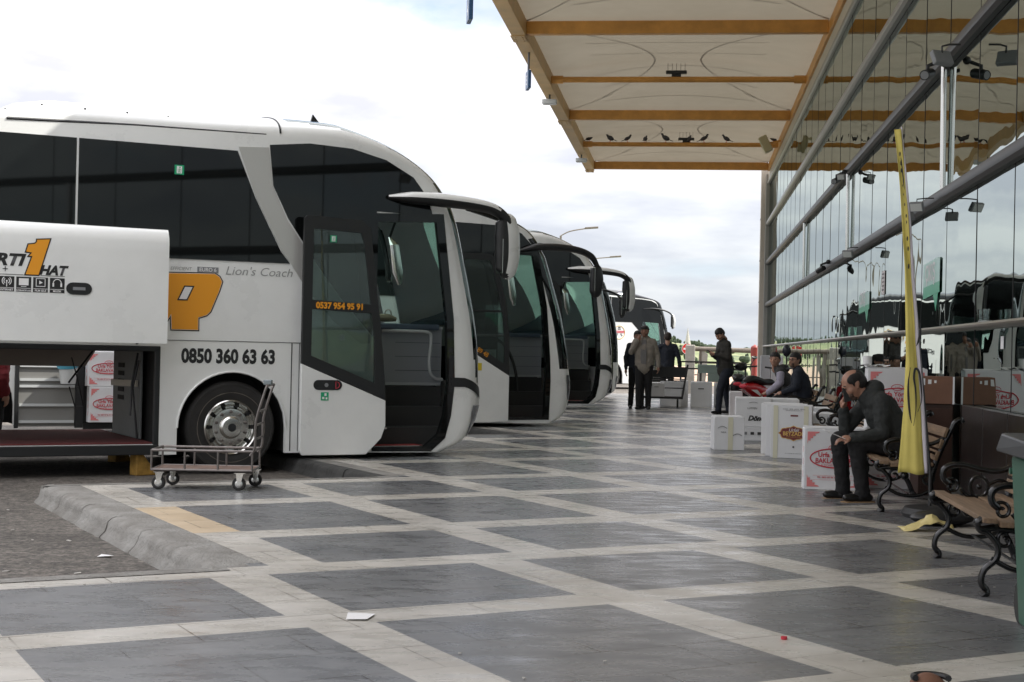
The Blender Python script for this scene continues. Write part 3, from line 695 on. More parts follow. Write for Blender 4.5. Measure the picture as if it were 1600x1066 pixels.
def coach(name, label, U, V, kind, opt, zoff=0.0):
    root = empty(name, label, 'coach', W(U, V, CURBZ + zoff), TH, 'coaches nosed in along the platform')
    O = resample({'A': OA, 'B': OB, 'C': OC}[kind]); OF = offs(O, kind)
    wx = {'A': -2.91, 'B': -3.05, 'C': -2.62}[kind]; rear = (-9.45, -10.85)
    paint = opt.get('paint', WHITE); bay = opt.get('bay')
    door = opt.get('door')
    # ---- side skins
    bottom = []
    edge = [(x, z) for x, z in O if z >= .2]
    bl_ = [edge[-1]]
    for c in (wx, rear[0], rear[1]): bl_ += arch(c, zb=.22)
    bl_ = [p for p in bl_]
    outer = edge + bl_[1:]
    doorhole = {'A': [(-1.27, .26), (-.60, .25), (-.42, .40), (-.35, .62), (-.31, .99), (-.34, 1.73), (-.50, 2.90), (-1.27, 2.86)],
                'B': [(-1.36, .3), (-.42, .3), (-.40, .9), (-.42, 1.3), (-.5, 2.12), (-.70, 3.0), (-1.36, 3.0)], 'C': None}[kind]
    cabhole = {'A': [(-1.45, 1.55), (-.45, 1.55), (-.58, 2.75), (-1.45, 2.8)], 'B': [(-1.45, 1.45), (-.5, 1.45), (-.72, 2.85), (-1.45, 2.9)], 'C': [(-1.18, 1.6), (-.28, 1.6), (-.42, 2.55), (-1.18, 2.58)]}[kind]
    bayh = [(-8.0, .33), (-3.73, .33), (-3.73, 1.31), (-8.0, 1.31)] if bay else None
    far_bay = [(-8.0, .33), (-3.56, .33), (-3.56, 1.31), (-8.0, 1.31)]
    near = [outer] + ([doorhole] if door and doorhole else []) + ([bayh] if bay else []) + ([cabhole] if kind == 'C' else [])
    far = [outer, cabhole] + ([far_bay] if bay else [])
    mb = MB(); mb.poly(near, lambda x, z, k: (x, k, z), .05); mb.poly(far, lambda x, z, k: (x, BW - k, z), .05)
    # ---- shell over roof and nose
    nT = 40; keys = {}
    def cls(x, z, t):
        t = min(t, 1 - t)
        if x < -11.2: return 'white' if not (2.3 < z < 3.2 and t > .1) else 'glass0'
        if kind == 'A':
            if x > -2.3 and z > 3.3: return 'glass' if t > .11 + .06 * max(0, min(1, (-x - 1.2))) else 'white'
            if z > 1.42 and x > -2: return 'glass' if t > .07 else 'white'
            if z > 1.02 and x > -2: return 'black' if t > .07 + (1.42 - z) * .12 else 'white'
            return 'white'
        if kind == 'B':
            if x > -1.25 and z > 3.2: return 'glass' if t > .08 else 'white'
            if z > 1.25 and x > -2: return 'glass' if t > .05 else 'black'
            if z > 1.08 and x > -2: return 'black'
            return 'white'
        if z > 3.3 or x < -2: return 'black'
        if z > 1.35 and x > -2: return 'glass' if t > .07 else 'black'
        if z > 1.15: return 'black'
        return 'white'
    prev = None; nexp = 2.7
    for i in range(len(O) - 1):
        for k in range(nT):
            ta, tb = k / nT, (k + 1) / nT
            def pt(i_, t):
                a = math.pi * t; c, s = math.cos(a), math.sin(a)
                yy = BW / 2 * (1 - math.copysign(abs(c) ** (2 / nexp), c)); kk = abs(s) ** (2 / nexp)
                x, z = O[i_]; ox, oz = OF[i_]; return (x + ox * kk, yy, z + oz * kk)
            key = cls((O[i][0] + O[i + 1][0]) / 2, (O[i][1] + O[i + 1][1]) / 2, (ta + tb) / 2)
            tgt = mb if key == 'white' else keys.setdefault(key, MB())
            tgt.add([pt(i, ta), pt(i + 1, ta), pt(i + 1, tb), pt(i, tb)], [(0, 1, 2, 3)])
    if kind == 'C':            # dark upper half is painted on
        pass
    body = mb.build('body', paint, root, ang=50)
    if 'glass' in keys: keys['glass'].build('windscreen', WSG, root, ang=60)
    if 'glass0' in keys: keys['glass0'].build('rear_window', BLACKG, root)
    if 'black' in keys: keys['black'].build('black_trim', BLACKG, root, ang=60)
    # ---- chassis, floor, bulkheads
    mb = MB(); mb.box((-11.8, .06, 1.32), (-1.35, BW - .06, 1.38)); mb.box((-11.8, .3, .24), (-8.02, BW - .3, 1.3))
    mb.box((-3.70, .06, .24), (-3.64, 1.7, 1.32)); mb.box((-2.2, .06, .24), (-2.14, BW - .06, 1.32)); mb.box((-3.6, .45, .3), (-1.4, BW - .45, 1.3))
    mb.box((-8.06, .06, .24), (-8.02, BW - .06, 1.32)); mb.box((-8.0, .06, .24), (-3.7, BW - .06, .325)); mb.box((-1.32, 1.35, .24), (-.5, BW - .15, .6))
    mb.box((-2.14, .06, .2), (-.55, BW - .06, .235))
    if not bay: mb.box((-8.0, .3, .33), (-3.7, BW - .3, 1.32))
    mb.build('chassis', CHASSIS, root, smooth=False)
    mb = MB(); mb.box((-11.6, .08, 3.30), (-1.9, BW - .08, 3.34)); mb.box((-2.2, .08, 1.38), (-2.15, .35, 3.3)); mb.box((-2.9, 1.7, 1.38), (-2.85, 2.4, 2.5)); mb.box((-2.9, .3, 1.38), (-2.85, .95, 2.5))
    mb.build('interior', mat('dim interior trim', (.045, .047, .05), .8), root, smooth=False)
    # ---- windows (dark glazing bands stand 3 mm proud)
    def pane(nm, P, m, y=-.003, par=root, th=.006): 
        return MB().poly(P, lambda x, z, k: (x, y - k if y < 1 else y + k, z), th).build(nm, m, par, smooth=False)
    for y in (-.003, BW + .003):
        if kind == 'A':
            xs = [-11.55, -9.9, -8.1, -6.35, -4.6]
            for a, b in zip(xs, xs[1:]): pane('side_window', [(a + .012, 2.27), (b - .012, 2.28), (b - .012, 3.465), (a + .012, 3.45)], BLACKG, y)
            pane('side_window', [(-4.588, 2.28), (-2.30, 2.29), (-2.41, 2.42), (-2.71, 2.98), (-2.92, 3.475), (-4.588, 3.465)], BLACKG, y)
            pane('silver_pillar', [(-2.91, 3.52), (-2.57, 3.54), (-2.52, 3.13), (-2.34, 2.76), (-2.02, 2.32), (-1.7, 1.92), (-1.33, 1.52), (-1.33, 1.44), (-1.44, 1.43), (-1.78, 1.68), (-2.13, 2.06), (-2.29, 2.29), (-2.40, 2.42), (-2.70, 2.98)], SILVER, y)
            fr = [(-2.56, 3.57), (-2.1, 3.625), (-1.6, 3.61), (-1.18, 3.515), (-.84, 3.345), (-.65, 3.12), (-.585, 2.92), (-1.284, 2.93), (-1.284, 1.50), (-1.7, 1.94), (-2.01, 2.33), (-2.33, 2.78), (-2.51, 3.13)]
            pane('quarter_glass', fr if (door and y < 1) else fr[:7] + [(-.60, 2.86), (-1.33, 2.82), (-1.5, 1.75)] + fr[9:] if y > 1 else fr, BLACKG, y)
        elif kind == 'B':
            xs = [-11.5, -9.7, -7.9, -6.1, -4.3, -2.5]
            for a, b in zip(xs, xs[1:]): pane('side_window', [(a + .012, 2.2), (b - .012, 2.2), (b - .012, 3.42), (a + .012, 3.42)], BLACKG, y)
            if y < 1: pane('quarter_glass', [(-2.48, 2.2), (-1.9, 1.4), (-1.374, 1.4), (-1.374, 3.03), (-.69, 3.04), (-.80, 3.16), (-.95, 3.30), (-1.3, 3.41), (-2.48, 3.42)], BLACKG, y)
            else: pane('quarter_glass', [(-2.48, 2.2), (-1.9, 1.4), (-1.5, 1.4), (-1.5, 2.93), (-.78, 2.89), (-.95, 3.30), (-1.3, 3.41), (-2.48, 3.42)], BLACKG, y)
        else:
            xs = [-11.6, -9.8, -8.0, -6.2, -4.4, -2.6]
            for a, b in zip(xs, xs[1:]): pane('side_window', [(a + .01, 2.36), (b - .01, 2.36), (b - .01, 3.50), (a + .01, 3.49)], BLACKG, y)
            pane('quarter_glass', [[(-2.59, 2.55), (-1.66, 2.55), (-1.26, 2.17), (-1.02, 1.56), (-1.02, .28), (-.06, .28), (-.02, .8), (-.035, 1.55), (-.2, 2.42), (-.42, 3.10), (-.55, 3.30), (-.8, 3.40), (-1.2, 3.44), (-2.59, 3.49)], cabhole], BLACKG, y)
    # cab window glass and far-side inner
    gl = MB(); gl.poly(cabhole, lambda x, z, k: (x, BW - .02 - k, z), .005); gl.build('cab_window', WSG, root, smooth=False)
    if kind == 'C': MB().poly(cabhole, lambda x, z, k: (x, .02 + k, z), .005).build('cab_window', CLEARG, root, smooth=False)
    # ---- grooves and panel gaps
    mb = MB()
    if kind == 'A':
        mb.box((-12.0, -.004, 1.422), (-3.72, -.0005, 1.428)); mb.box((-3.7, -.004, 1.422), (-2.02, -.0005, 1.428)); mb.box((-2.26, -.004, .24), (-2.25, -.0005, 1.42)); mb.box((-2.17, -.004, .24), (-2.165, -.0005, 1.42))
        mb.tube([(-5.3, .005, 3.60), (-4, .012, 3.652), (-2.6, .014, 3.682)], .016, n=6)
        sm = [i_ for i_ in range(len(O)) if O[i_][0] > -2.55 and O[i_][1] > 3][0]
        mb.tube([(O[sm][0] + OF[sm][0] * abs(math.sin(math.pi * t)) ** (2 / 2.7), BW / 2 * (1 - math.copysign(abs(math.cos(math.pi * t)) ** (2 / 2.7), math.cos(math.pi * t))), O[sm][1] + OF[sm][1] * abs(math.sin(math.pi * t)) ** (2 / 2.7)) for t in [k / 60 for k in range(1, 60)]], .012, n=5)
        for k in range(7): c = (-4.95 + .43 * k, .07, 3.78); mb.ball(c, .012, n=6, m=4)
    mb.box((-11.9, -.004, .50), (-11.4, -.0005, .505))
    for a in (-7.2, -5.6, -4.0, -8.6): 
        if not bay: mb.box((a, -.004, .25), (a + .008, -.0005, 1.42))
    mb.build('panel_gap', BLACKP, root, smooth=False)
    # ---- wheels
    for k, cx in enumerate((wx,) + rear):
        for y, sgn in ((.0, -1), (BW, 1)):
            wheel(root, cx, y, sgn, spin=k)
    # ---- wheel arches (dark liners)
    for cx in (wx,) + rear:
        mb = MB()
        for y0, y1 in ((.03, .48), (BW - .48, BW - .03)):
            A_ = [p for p in arch(cx, R=.615)]
            mb.add([(x, y0, z) for x, z in A_] + [(x, y1, z) for x, z in A_], [(i, i + 1, len(A_) + i + 1, len(A_) + i) for i in range(len(A_) - 1)])
            mb.add([(x, y1 if y0 < 1 else y0, z) for x, z in A_], [tuple(range(len(A_)))])
            mb.build('wheel_arch', CHASSIS, root); mb = MB()
        lip = MB()
        if kind == 'A':
            for y in (-.004,):
                A_ = arch(cx, R=.60, n=22)[1:-1]; lip.tube([(x, y, z) for x, z in A_], .012, n=6); 
        if lip.v: lip.build('arch_lip', paint, root)
    # ---- headlights, lower grille, wipers, destination box
    def shellpt(zq, t, lift=.01):
        i = min((j for j in range(len(O)) if O[j][0] > -1.6), key=lambda j: abs(O[j][1] - zq))
        a = math.pi * t; c, s = math.cos(a), math.sin(a)
        yy = BW / 2 * (1 - math.copysign(abs(c) ** (2 / nexp), c)); kk = abs(s) ** (2 / nexp)
        x, z = O[i]; ox, oz = OF[i]; q = Vector((x + ox * kk, yy, zq + oz * kk)); ctr = Vector((-1.5, BW / 2, zq)); return q + (q - ctr).normalized() * lift
    if kind == 'A':
        for sg in (0, 1):
            V = []; n = 16
            for k in range(n):
                t = .235 * k / (n - 1); tt = t if sg == 0 else 1 - t
                for f_ in range(5): V.append(shellpt((1.06 - .14 * (t / .2)) * (1 - f_ / 4) + (.955 - .17 * (t / .2)) * f_ / 4 if t < .2 else .9 - .03 * f_ / 4, tt, .010))
            MB().add(V, [(i * 5 + f_, i * 5 + f_ + 1, i * 5 + f_ + 6, i * 5 + f_ + 5) for i in range(n - 1) for f_ in range(4)]).build('lamp_trim', BLACKP, root)
        MB().poly([(-.30, .955), (-.12, .955), (-.12, 1.06), (-.30, 1.065)], lambda x, z, k: (x, -.011 + k, z), .008).build('lamp_trim', BLACKP, root, smooth=False)
    for sg in (0, 1):
        T_ = (lambda t: t) if sg == 0 else (lambda t: 1 - t)
        rows_ = [(.74, .05, .16), (.66, .045, .17), (.56, .055, .16), (.46, .075, .14), (.38, .10, .125)] if kind != 'B' else [(1.0, .06, .12), (.9, .05, .14), (.78, .06, .15), (.66, .075, .14), (.58, .1, .12)]
        V = []; n = 6
        for zq, ta, tb in rows_: V += [shellpt(zq, T_(ta + (tb - ta) * k / (n - 1)), .012) for k in range(n)]
        MB().add(V, [(i * n + k, i * n + k + 1, (i + 1) * n + k + 1, (i + 1) * n + k) for i in range(len(rows_) - 1) for k in range(n - 1)]).build('headlight', mat('headlight lens', (.22, .23, .24), .12, metal=.6), root)
        if kind != 'C':
            mb = MB(); mb.tube([shellpt(1.36, T_(.3), .03), shellpt(1.42, T_(.42), .04), shellpt(1.5, T_(.55), .04), shellpt(1.7, T_(.62), .03)], .012, n=6); mb.build('wiper', BLACKP, root)
    mb = MB(); V = [shellpt(zq, .3 + .4 * k / 10, .008) for zq in (.55, .42) for k in range(11)]
    mb.add(V, [(k, k + 1, 12 + k, 11 + k) for k in range(10)]); mb.build('grille', BLACKP, root)
    # ---- cab: dashboard, steps, rail
    mb = MB(); mb.box((-1.25, 1.15, .95), (.06, 2.3, 1.62)); mb.box((-1.27, 1.10, 1.02), (-1.24, 2.3, 1.55)); mb.box((-1.3, 1.13, .3), (.02, 1.2, .96)); mb.build('dashboard', GREYP, root, smooth=False, bevel=.03)
    mb = MB(); mb.box((-1.3, .95, 1.62), (-.0, 2.3, 1.69)); mb.build('dashboard_top', mat('blue grey dash top', (.08, .11, .15), .45), root, smooth=False, bevel=.02)
    m_ = MB(); m_.box((-1.75, 1.45, 1.40), (-1.30, 1.95, 1.75)); m_.hexa((-1.76, 1.70, 2.15), (.06, 0, .01), (0, .24, 0), (-.05, 0, .42)); m_.hexa((-1.80, 1.70, 2.68), (.05, 0, 0), (0, .13, 0), (0, 0, .10)); m_.build('driver_seat', mat('dark seat cloth', (.03, .035, .05), .9), root, smooth=False, bevel=.04, seg=3, merge=False)
    sw = MB(); cs = Vector((-1.02, 1.70, 1.86)); a1 = Vector((.5, 0, .87)); sw.tube([cs + (Vector((0, 1, 0)) * math.cos(t) + Vector((.87, 0, -.5)) * math.sin(t)) * .23 for t in [2 * math.pi * k / 24 for k in range(25)]], .016, n=6); sw.bar(cs - Vector((0, .23, 0)), cs + Vector((0, .23, 0)), .03, .02); sw.cyl(cs, cs - a1 * -.0 + Vector((.12, 0, -.22)), .03, n=8); sw.build('steering_wheel', BLACKP, root, merge=False)
    if door:
        mb = MB(); mb.box((-1.40, .05, .24), (-1.36, BW / 2, 2.0)); mb.box((-1.36, .06, .22), (-.48, .35, .27))
        mb.box((-1.36, .35, .22), (-.2, .62, .47)); mb.box((-1.36, .62, .22), (-.1, .89, .70)); mb.box((-1.36, .89, .22), (-.0, 1.10, .93)); mb.box((-1.36, 1.08, .3), (.02, 1.12, .95))
        mb.build('steps', mat('step rubber', (.03, .03, .03), .7), root, smooth=False)
        mb = MB(); 
        for y, z in ((.065, .272), (.352, .472), (.622, .702), (.892, .932)):
            mb.box((-1.36, y - .004, z - .022), (-.48 if z < .3 else -.95, y + .03, z + .003))
        mb.build('step_nosing', CHROME, root, smooth=False)
        mb = MB(); mb.box((-1.35, .38, .471), (-1.0, .6, .474)); mb.box((-1.35, .65, .703), (-1.0, .87, .706)); mb.box((-1.3, .1, .272), (-.6, .34, .276)); mb.build('step_carpet', mat('red step carpet', (.25, .02, .02), .9), root, smooth=False)
        mb = MB(); mb.box((-1.34, 1.05, .96), (.08, 1.12, 1.66)); mb.build('partition', mat('grey partition', (.30, .32, .34), .5), root, smooth=False, bevel=.01)
        build_each('partition_trim', [MB().box((-1.34, 1.03, .94), (.06, 1.12, .975)), MB().box((-1.34, 1.0, 1.635), (.06, 1.13, 1.665))], mat('pale trim', (.45, .47, .48), .4), root, smooth=False)
        mb = MB()
        for z in (1.12, 1.29, 1.46): mb.box((-.55, 1.046, z), (.06, 1.049, z + .004))
        for x, z in ((-1.1, 1.5), (-1.02, 1.1)): mb.cyl((x, 1.045, z), (x, 1.049, z), .045, n=14)
        mb.build('partition_detail', BLACKP, root, smooth=False)
        R = [(-.75, 1.0, 1.60), (-.42, .90, 1.60), (-.20, .86, 1.59), (-.16, .86, 1.5), (-.18, .86, 1.25), (-.16, .86, 1.1), (-.08, .88, 1.03), (.03, .92, 1.02)]
        if kind == 'B': R = [(-1.3, .6, 1.65), (-1.1, .62, 1.6), (-.85, .64, 1.45), (-.7, .66, 1.2), (-.62, .66, .9), (-.6, .66, .5)]
        MB().tube(crv(R, 5), .019 if kind == 'A' else .025, n=8).build('handrail', LIGHTG if kind == 'A' else BLACKP, root)
        # door surround
        D = doorhole; inn = [(x * 1, z) for x, z in D]; c = (-.9, 1.5)
        outr = [(x + (.0 if x < -1.2 else .055), z + (.05 if z > 2.5 else (-.04 if z < .5 else 0))) for x, z in D]
        inr = [(x - (.0 if x < -1.2 else .035) + (.03 if x < -1.2 else 0), z - (.05 if z > 2.5 else (-.01 if z < .5 else 0))) for x, z in D]
        outr = [(x - (.012 if x < -1.2 else 0), z) for x, z in outr]; inr = [(x - (.022 if x < -1.2 else 0), z) for x, z in inr]
        MB().poly([(x, z) for x, z in outr[:-1]][1:] + [(x, z) for x, z in reversed(inr[:-1])][:-1] if False else [outr, inr], lambda x, z, k: (x, -.006 + k, z), .062).build('door_surround', BLACKG, root, smooth=False)
        coach_door(root, kind, opt)
        MB().ball((-1.0, .15, .2), .05, .03, .03).build('door_bracket', BLACKP, root)
    # ---- mirrors
    mirror_arm(root, kind, opt, 0); mirror_arm(root, kind, opt, 1)
    # inner cab mirror and door-side view mirror
    if kind != 'C':
        MB().tube([(-.72, .9, 2.72), (-.70, .8, 2.62), (-.66, .78, 2.3), (-.63, .78, 2.15)], [.02, .07, .08, .03], n=10, flat=.35).build('cab_mirror', CHROME, root)
        MB().tube([(-.62, .9, 3.0), (-.72, .9, 2.72)], .015, n=6).build('cab_mirror_arm', BLACKP, root)
    return root
def wheel(root, cx, y, sgn, spin=0, r=.5):
    c = Vector((cx, y - sgn * .03, r)); ax = Vector((0, sgn, 0)); W_ = .3
    prof = [(.29, -W_), (.40, -W_), (.47, -W_ + .02), (r, -W_ + .06), (r, -.05), (.492, -.02), (.47, .004), (.452, .006), (.448, .0025), (.43, .003), (.40, .006), (.335, .0), (.30, -.012), (.29, -.03)]
    t = MB().lathe(prof, c, ax, n=56).build('wheel', RUBBER, root, ang=30); 
    if sgn < 0: MB().lathe([(.372, .0045), (.372, .0062), (.378, .0062), (.378, .0045)], c, ax, n=40).build('tyre_scuff', mat('tyre scuff line', (.15, .13, .11), .9, var=.6, vscale=8), t)
    rim = MB().lathe([(.292, -.03), (.297, -.006), (.286, .004), (.275, -.006), (.262, -.05), (.235, -.07), (.22, -.06), (.205, -.035), (.20, -.02), (.165, -.018), (.125, -.018), (.12, .012), (.10, .028), (.055, .03), (0, .03)], c, ax, n=48)
    rim.build('rim', CHROME, t, ang=28)
    h = MB(); 
    for k in range(10):
        a = 2 * math.pi * (k + .3 * spin) / 10; p = c + Vector((math.cos(a) * .243, 0, math.sin(a) * .243)) - ax * .052
        h.cyl(p - ax * .02, p + ax * .012, .022, n=10)
    h.build('vent_holes', CHASSIS, t)
    if sgn > 0: return
    for k in range(10):
        nuts = MB()
        a = 2 * math.pi * (k + .5) / 10; p = c + Vector((math.cos(a) * .168, 0, math.sin(a) * .168)) - ax * .018
        nuts.lathe([(.019, 0), (.017, .022), (.012, .032), (0, .036)], p, ax, n=8); nuts.build('wheel_nut', STEEL, t)
    MB().cyl(c + ax * .029, c + ax * .034, .045, n=20).build('hub_cap', BLACKP, t)
def exit_sticker(par, x, y, z, s=.1):
    MB().box((x, y - .003, z), (x + s, y, z + s)).build('exit_sticker', GREENV, par, smooth=False)
    MB().box((x + s * .22, y - .0045, z + s * .12), (x + s * .78, y - .0032, z + s * .88)).build('sticker_panel', WHITEV, par, smooth=False)
    m = MB(); m.ball((x + s * .55, y - .006, z + s * .75), s * .07, .001, s * .07, n=8, m=4)
    for p, q in (((.52, .62), (.46, .4)), ((.46, .4), (.62, .2)), ((.46, .4), (.34, .2)), ((.52, .6), (.68, .48)), ((.5, .6), (.34, .52))):
        m.bar((x + s * p[0], y - .006, z + s * p[1]), (x + s * q[0], y - .006, z + s * q[1]), .0015, s * .08, up=(0, 1, 0))
    m.build('running_figure', GREENV, par, merge=False, smooth=False)
def coach_door(root, kind, opt):
    y = -.17
    if kind == 'A':
        out = [(-2.20, 2.81), (-1.48, 2.80), (-1.41, 2.72), (-1.25, 1.55), (-1.20, 1.0), (-1.19, .52), (-1.27, .36), (-1.42, .2), (-2.20, .22)]
        low = [(-2.20, 1.20), (-1.195, .80), (-1.19, .52), (-1.24, .38), (-1.42, .2), (-2.17, .2), (-2.20, .25)]
        gout = [(-2.20, 1.205), (-2.20, 2.79), (-2.17, 2.82), (-1.52, 2.80), (-1.42, 2.72), (-1.27, 1.62), (-1.205, 1.0), (-1.197, .81)]
        g1 = [(-2.09, 1.30), (-2.09, 1.76), (-1.37, 1.72), (-1.33, 1.45), (-1.32, .98)]
        g2 = [(-2.09, 1.86), (-2.09, 2.68), (-1.52, 2.66), (-1.47, 2.5), (-1.38, 1.82)]
        g1 = [(-2.09, 1.29), (-2.09, 1.80), (-1.385, 1.77), (-1.345, 1.5), (-1.33, .995)]
        g2 = [(-2.09, 1.90), (-2.09, 2.68), (-1.53, 2.66), (-1.49, 2.55), (-1.395, 1.87)]
    else:
        out = None
        low = [(-2.15, 1.50), (-1.215, .98), (-1.215, .24), (-2.15, .22)]
        gout = [(-2.15, 1.505), (-2.15, 2.92), (-1.62, 2.93), (-1.5, 2.86), (-1.3, 2.2), (-1.22, 1.6), (-1.215, .985)]
        g1 = [(-2.07, 1.60), (-2.07, 2.0), (-1.36, 2.0), (-1.31, 1.6), (-1.30, 1.17)]
        g2 = [(-2.07, 2.03), (-2.07, 2.83), (-1.62, 2.83), (-1.56, 2.75), (-1.37, 2.03)]
    d = MB().poly(low, lambda x, z, k: (x, y + k, z), .05).build('door', WHITE, root, smooth=False, bevel=.008)
    MB().poly([gout, g1, g2], lambda x, z, k: (x, y + .001 + k, z), .045).build('door_frame', BLACKP, d, smooth=False, bevel=.004)
    m = MB(); m.poly(g1, lambda x, z, k: (x, y + .015 + k, z), .006); m.poly(g2, lambda x, z, k: (x, y + .015 + k, z), .006); m.build('door_glass', DOORG, d, smooth=False)
    if kind == 'A':
        m = MB(); hx, hz = -1.99, .97
        P = [(hx + .055 * math.cos(t) - .035, hz + .055 * math.sin(t)) for t in [math.pi / 2 + math.pi * k / 8 for k in range(9)]] + [(hx + .19 + .055 * math.cos(t), hz + .055 * math.sin(t)) for t in [-math.pi / 2 + math.pi * k / 8 for k in range(9)]]
        P = [(x + .02, z) for x, z in P]
        m.poly(P, lambda x, z, k: (x, y - .006 + k, z), .01); m.build('door_handle', BLACKP, d, smooth=False)
        MB().cyl((hx + .08, y - .012, hz), (hx + .08, y - .002, hz), .022, n=14).build('door_lock', GREYP, d)
        m = MB(); Q = [(-1.80, .93), (-1.765, .945), (-1.755, .97), (-1.765, .995), (-1.80, 1.01)]
        m.tube([(a, y - .009, b) for a, b in Q] + [(-1.80, y - .009, .93)], .004, n=5); m.build('handle_trim', REDINK, d)
        exit_sticker(d, -1.90, y + .001, 2.54, .075)
        MB().box((-1.97, y - .003, .80), (-1.88, y - .0005, .89)).build('exit_sticker', GREENV, d, smooth=False)
        m = MB(); m.box((-1.955, y - .005, .815), (-1.93, y - .0035, .84)); m.box((-1.93, y - .005, .85), (-1.905, y - .0035, .88)); m.box((-1.915, y - .005, .812), (-1.895, y - .0035, .835)); m.build('sticker_marks', WHITEV, d, smooth=False)
        if opt.get('phone'): text('phone_number', opt['phone'], .093, ORANGE, d, (-2.05, y - .001, 1.812), (1, 0, -.005), (0, 0, 1), bold=.0042, width=.96, lift=.003)
    else:
        MB().box((-2.0, y - .01, 1.22), (-1.88, y, 1.36)).build('door_handle', BLACKP, d, smooth=False, bevel=.01)
        MB().cyl((-1.94, y - .016, 1.29), (-1.94, y - .009, 1.29), .02, n=12).build('door_lock', CHROME, d)
        s = MB().box((-1.96, y - .004, 1.06), (-1.72, y - .0005, 1.18)).build('yellow_sticker', mat('yellow vinyl', (.65, .5, .03), .4), d, smooth=False)
        text('sticker_text', 'DIKKAT', .04, BLACKV, s, (-1.94, y - .004, 1.13), (1, 0, 0), (0, 0, 1), bold=.001); text('sticker_text', 'KAPI', .035, BLACKV, s, (-1.9, y - .004, 1.085), (1, 0, 0), (0, 0, 1), bold=.001)
        a = Vector((.93, 0, -.50)).normalized()
        text('phone_number', '091 095 89 48', .105, ORANGE, d, Vector((-2.12, y + .0, 1.535)), a, (-a.z, 0, a.x), bold=.002, width=.92)
def mirror_arm(root, kind, opt, far):
    Y = (lambda y: y) if not far else (lambda y: BW - y)
    if kind == 'A':
        A_ = [(-1.15, -.02, 3.10), (-.9, -.10, 3.10), (-.55, -.19, 3.09), (-.15, -.25, 3.06), (.08, -.28, 3.01), (.22, -.30, 2.90), (.25, -.3, 2.76)]
        R = [.03, .085, .095, .085, .075, .065, .04]
        Hd = [(.18, -.3, 2.96), (.21, -.3, 2.90), (.235, -.3, 2.72), (.24, -.3, 2.48), (.22, -.3, 2.30), (.19, -.3, 2.23)]; HR = [.03, .13, .16, .16, .13, .03]
    elif kind == 'B':
        A_ = [(-1.0, -.02, 3.02), (-.75, -.1, 3.08), (-.4, -.16, 3.10), (.0, -.2, 3.07), (.25, -.22, 2.98), (.38, -.22, 2.82)]
        R = [.03, .07, .07, .065, .06, .04]
        Hd = [(.34, -.22, 2.84), (.36, -.22, 2.78), (.37, -.22, 2.6), (.35, -.22, 2.38), (.33, -.22, 2.3)]; HR = [.03, .10, .13, .11, .03]
    else:
        A_ = [(-1.15, -.02, 3.08), (-.8, -.12, 3.10), (-.4, -.2, 3.06), (-.1, -.24, 2.96), (.04, -.25, 2.82)]
        R = [.02, .05, .05, .045, .03]
        Hd = [(.0, -.25, 2.9), (.05, -.25, 2.82), (.09, -.25, 2.62), (.07, -.25, 2.42), (.04, -.25, 2.34)]; HR = [.03, .09, .11, .09, .02]
    if kind != 'C': R = [r_ * 1.35 for r_ in R]
    A_ = [(x, Y(y), z) for x, y, z in A_]; Hd = [(x, Y(y), z) for x, y, z in Hd]
    pts = crv(A_, 5); rr = list(np.interp(np.linspace(0, len(R) - 1, len(pts)), range(len(R)), R))
    arm = MB(); arm.tube(pts, rr, n=14, flat=.62, up=(0, 0, 1)); ob = arm.build('mirror_arm', [BLACKP, opt.get('mirror', WHITE)], root, ang=60)
    for p in ob.data.polygons:
        if kind == 'A' and p.center.x < .1 and p.normal.z > -.15 + .25 * (p.center.x < -.2): p.material_index = 1
    pts = crv(Hd, 5); rr = list(np.interp(np.linspace(0, len(HR) - 1, len(pts)), range(len(HR)), HR))
    hd = MB().tube(pts, rr, n=18, flat=.55, up=(0, 1, 0)); oh = hd.build('mirror_head', [BLACKP, opt.get('mirror', WHITE)], root, ang=60)
    for p in oh.data.polygons:
        if p.normal.x > -.12: p.material_index = 1
    mg = MB(); c = Vector(Hd[len(Hd) // 2]); 
    MB().hexa(c + Vector((-.095 if kind == 'A' else -.075, 0, 0)), (.004, 0, 0), (0, .075, 0), (0, 0, .2)).build('mirror_glass', CHROME, oh, smooth=False, bevel=.003)
# ======== first coach
b1 = coach('coach', 'nearest white coach with raised luggage hatch, open front door and orange logo', 7.76, 15.1, 'A', {'door': 1, 'bay': 1, 'phone': '0537 954 95 91'})
exit_sticker(b1, -4.02 + .42, -.0095, 3.17, .1)
text('badge_text', "Lion's Coach", .13, mat('grey badge', (.33, .33, .33), .35, metal=.5), b1, (-3.03, -.001, 2.14), (1, 0, .005), (0, 0, 1), shear=.25, width=1.12, bold=-.0005)
ebm = MB().box((-3.33, -.004, 2.15), (-3.10, -.0005, 2.21)).build('euro_badge', GREYP, b1, smooth=False); text('badge_text', 'EURO 6', .055, WHITEV, ebm, (-3.31, -.004, 2.163), (1, 0, 0), (0, 0, 1), bold=.001)
text('badge_text', 'EFFICIENT', .05, mat('grey badge', (.3, .3, .3), .4), b1, (-3.62, -.001, 2.165), (1, 0, 0), (0, 0, 1), shear=.2)
text('phone_number', '0850 360 63 63', .205, BLACKV, b1, (-3.48, -.001, 1.195), (1, 0, 0), (0, 0, 1), bold=.009, width=.80)
MB().poly([(-1.80, 3.86), (-1.50, 3.82), (-1.66, 4.02), (-1.73, 4.10)], lambda x, z, k: (x, .9 + k, z), .03).build('aerial_fin', BLACKP, b1, smooth=False)
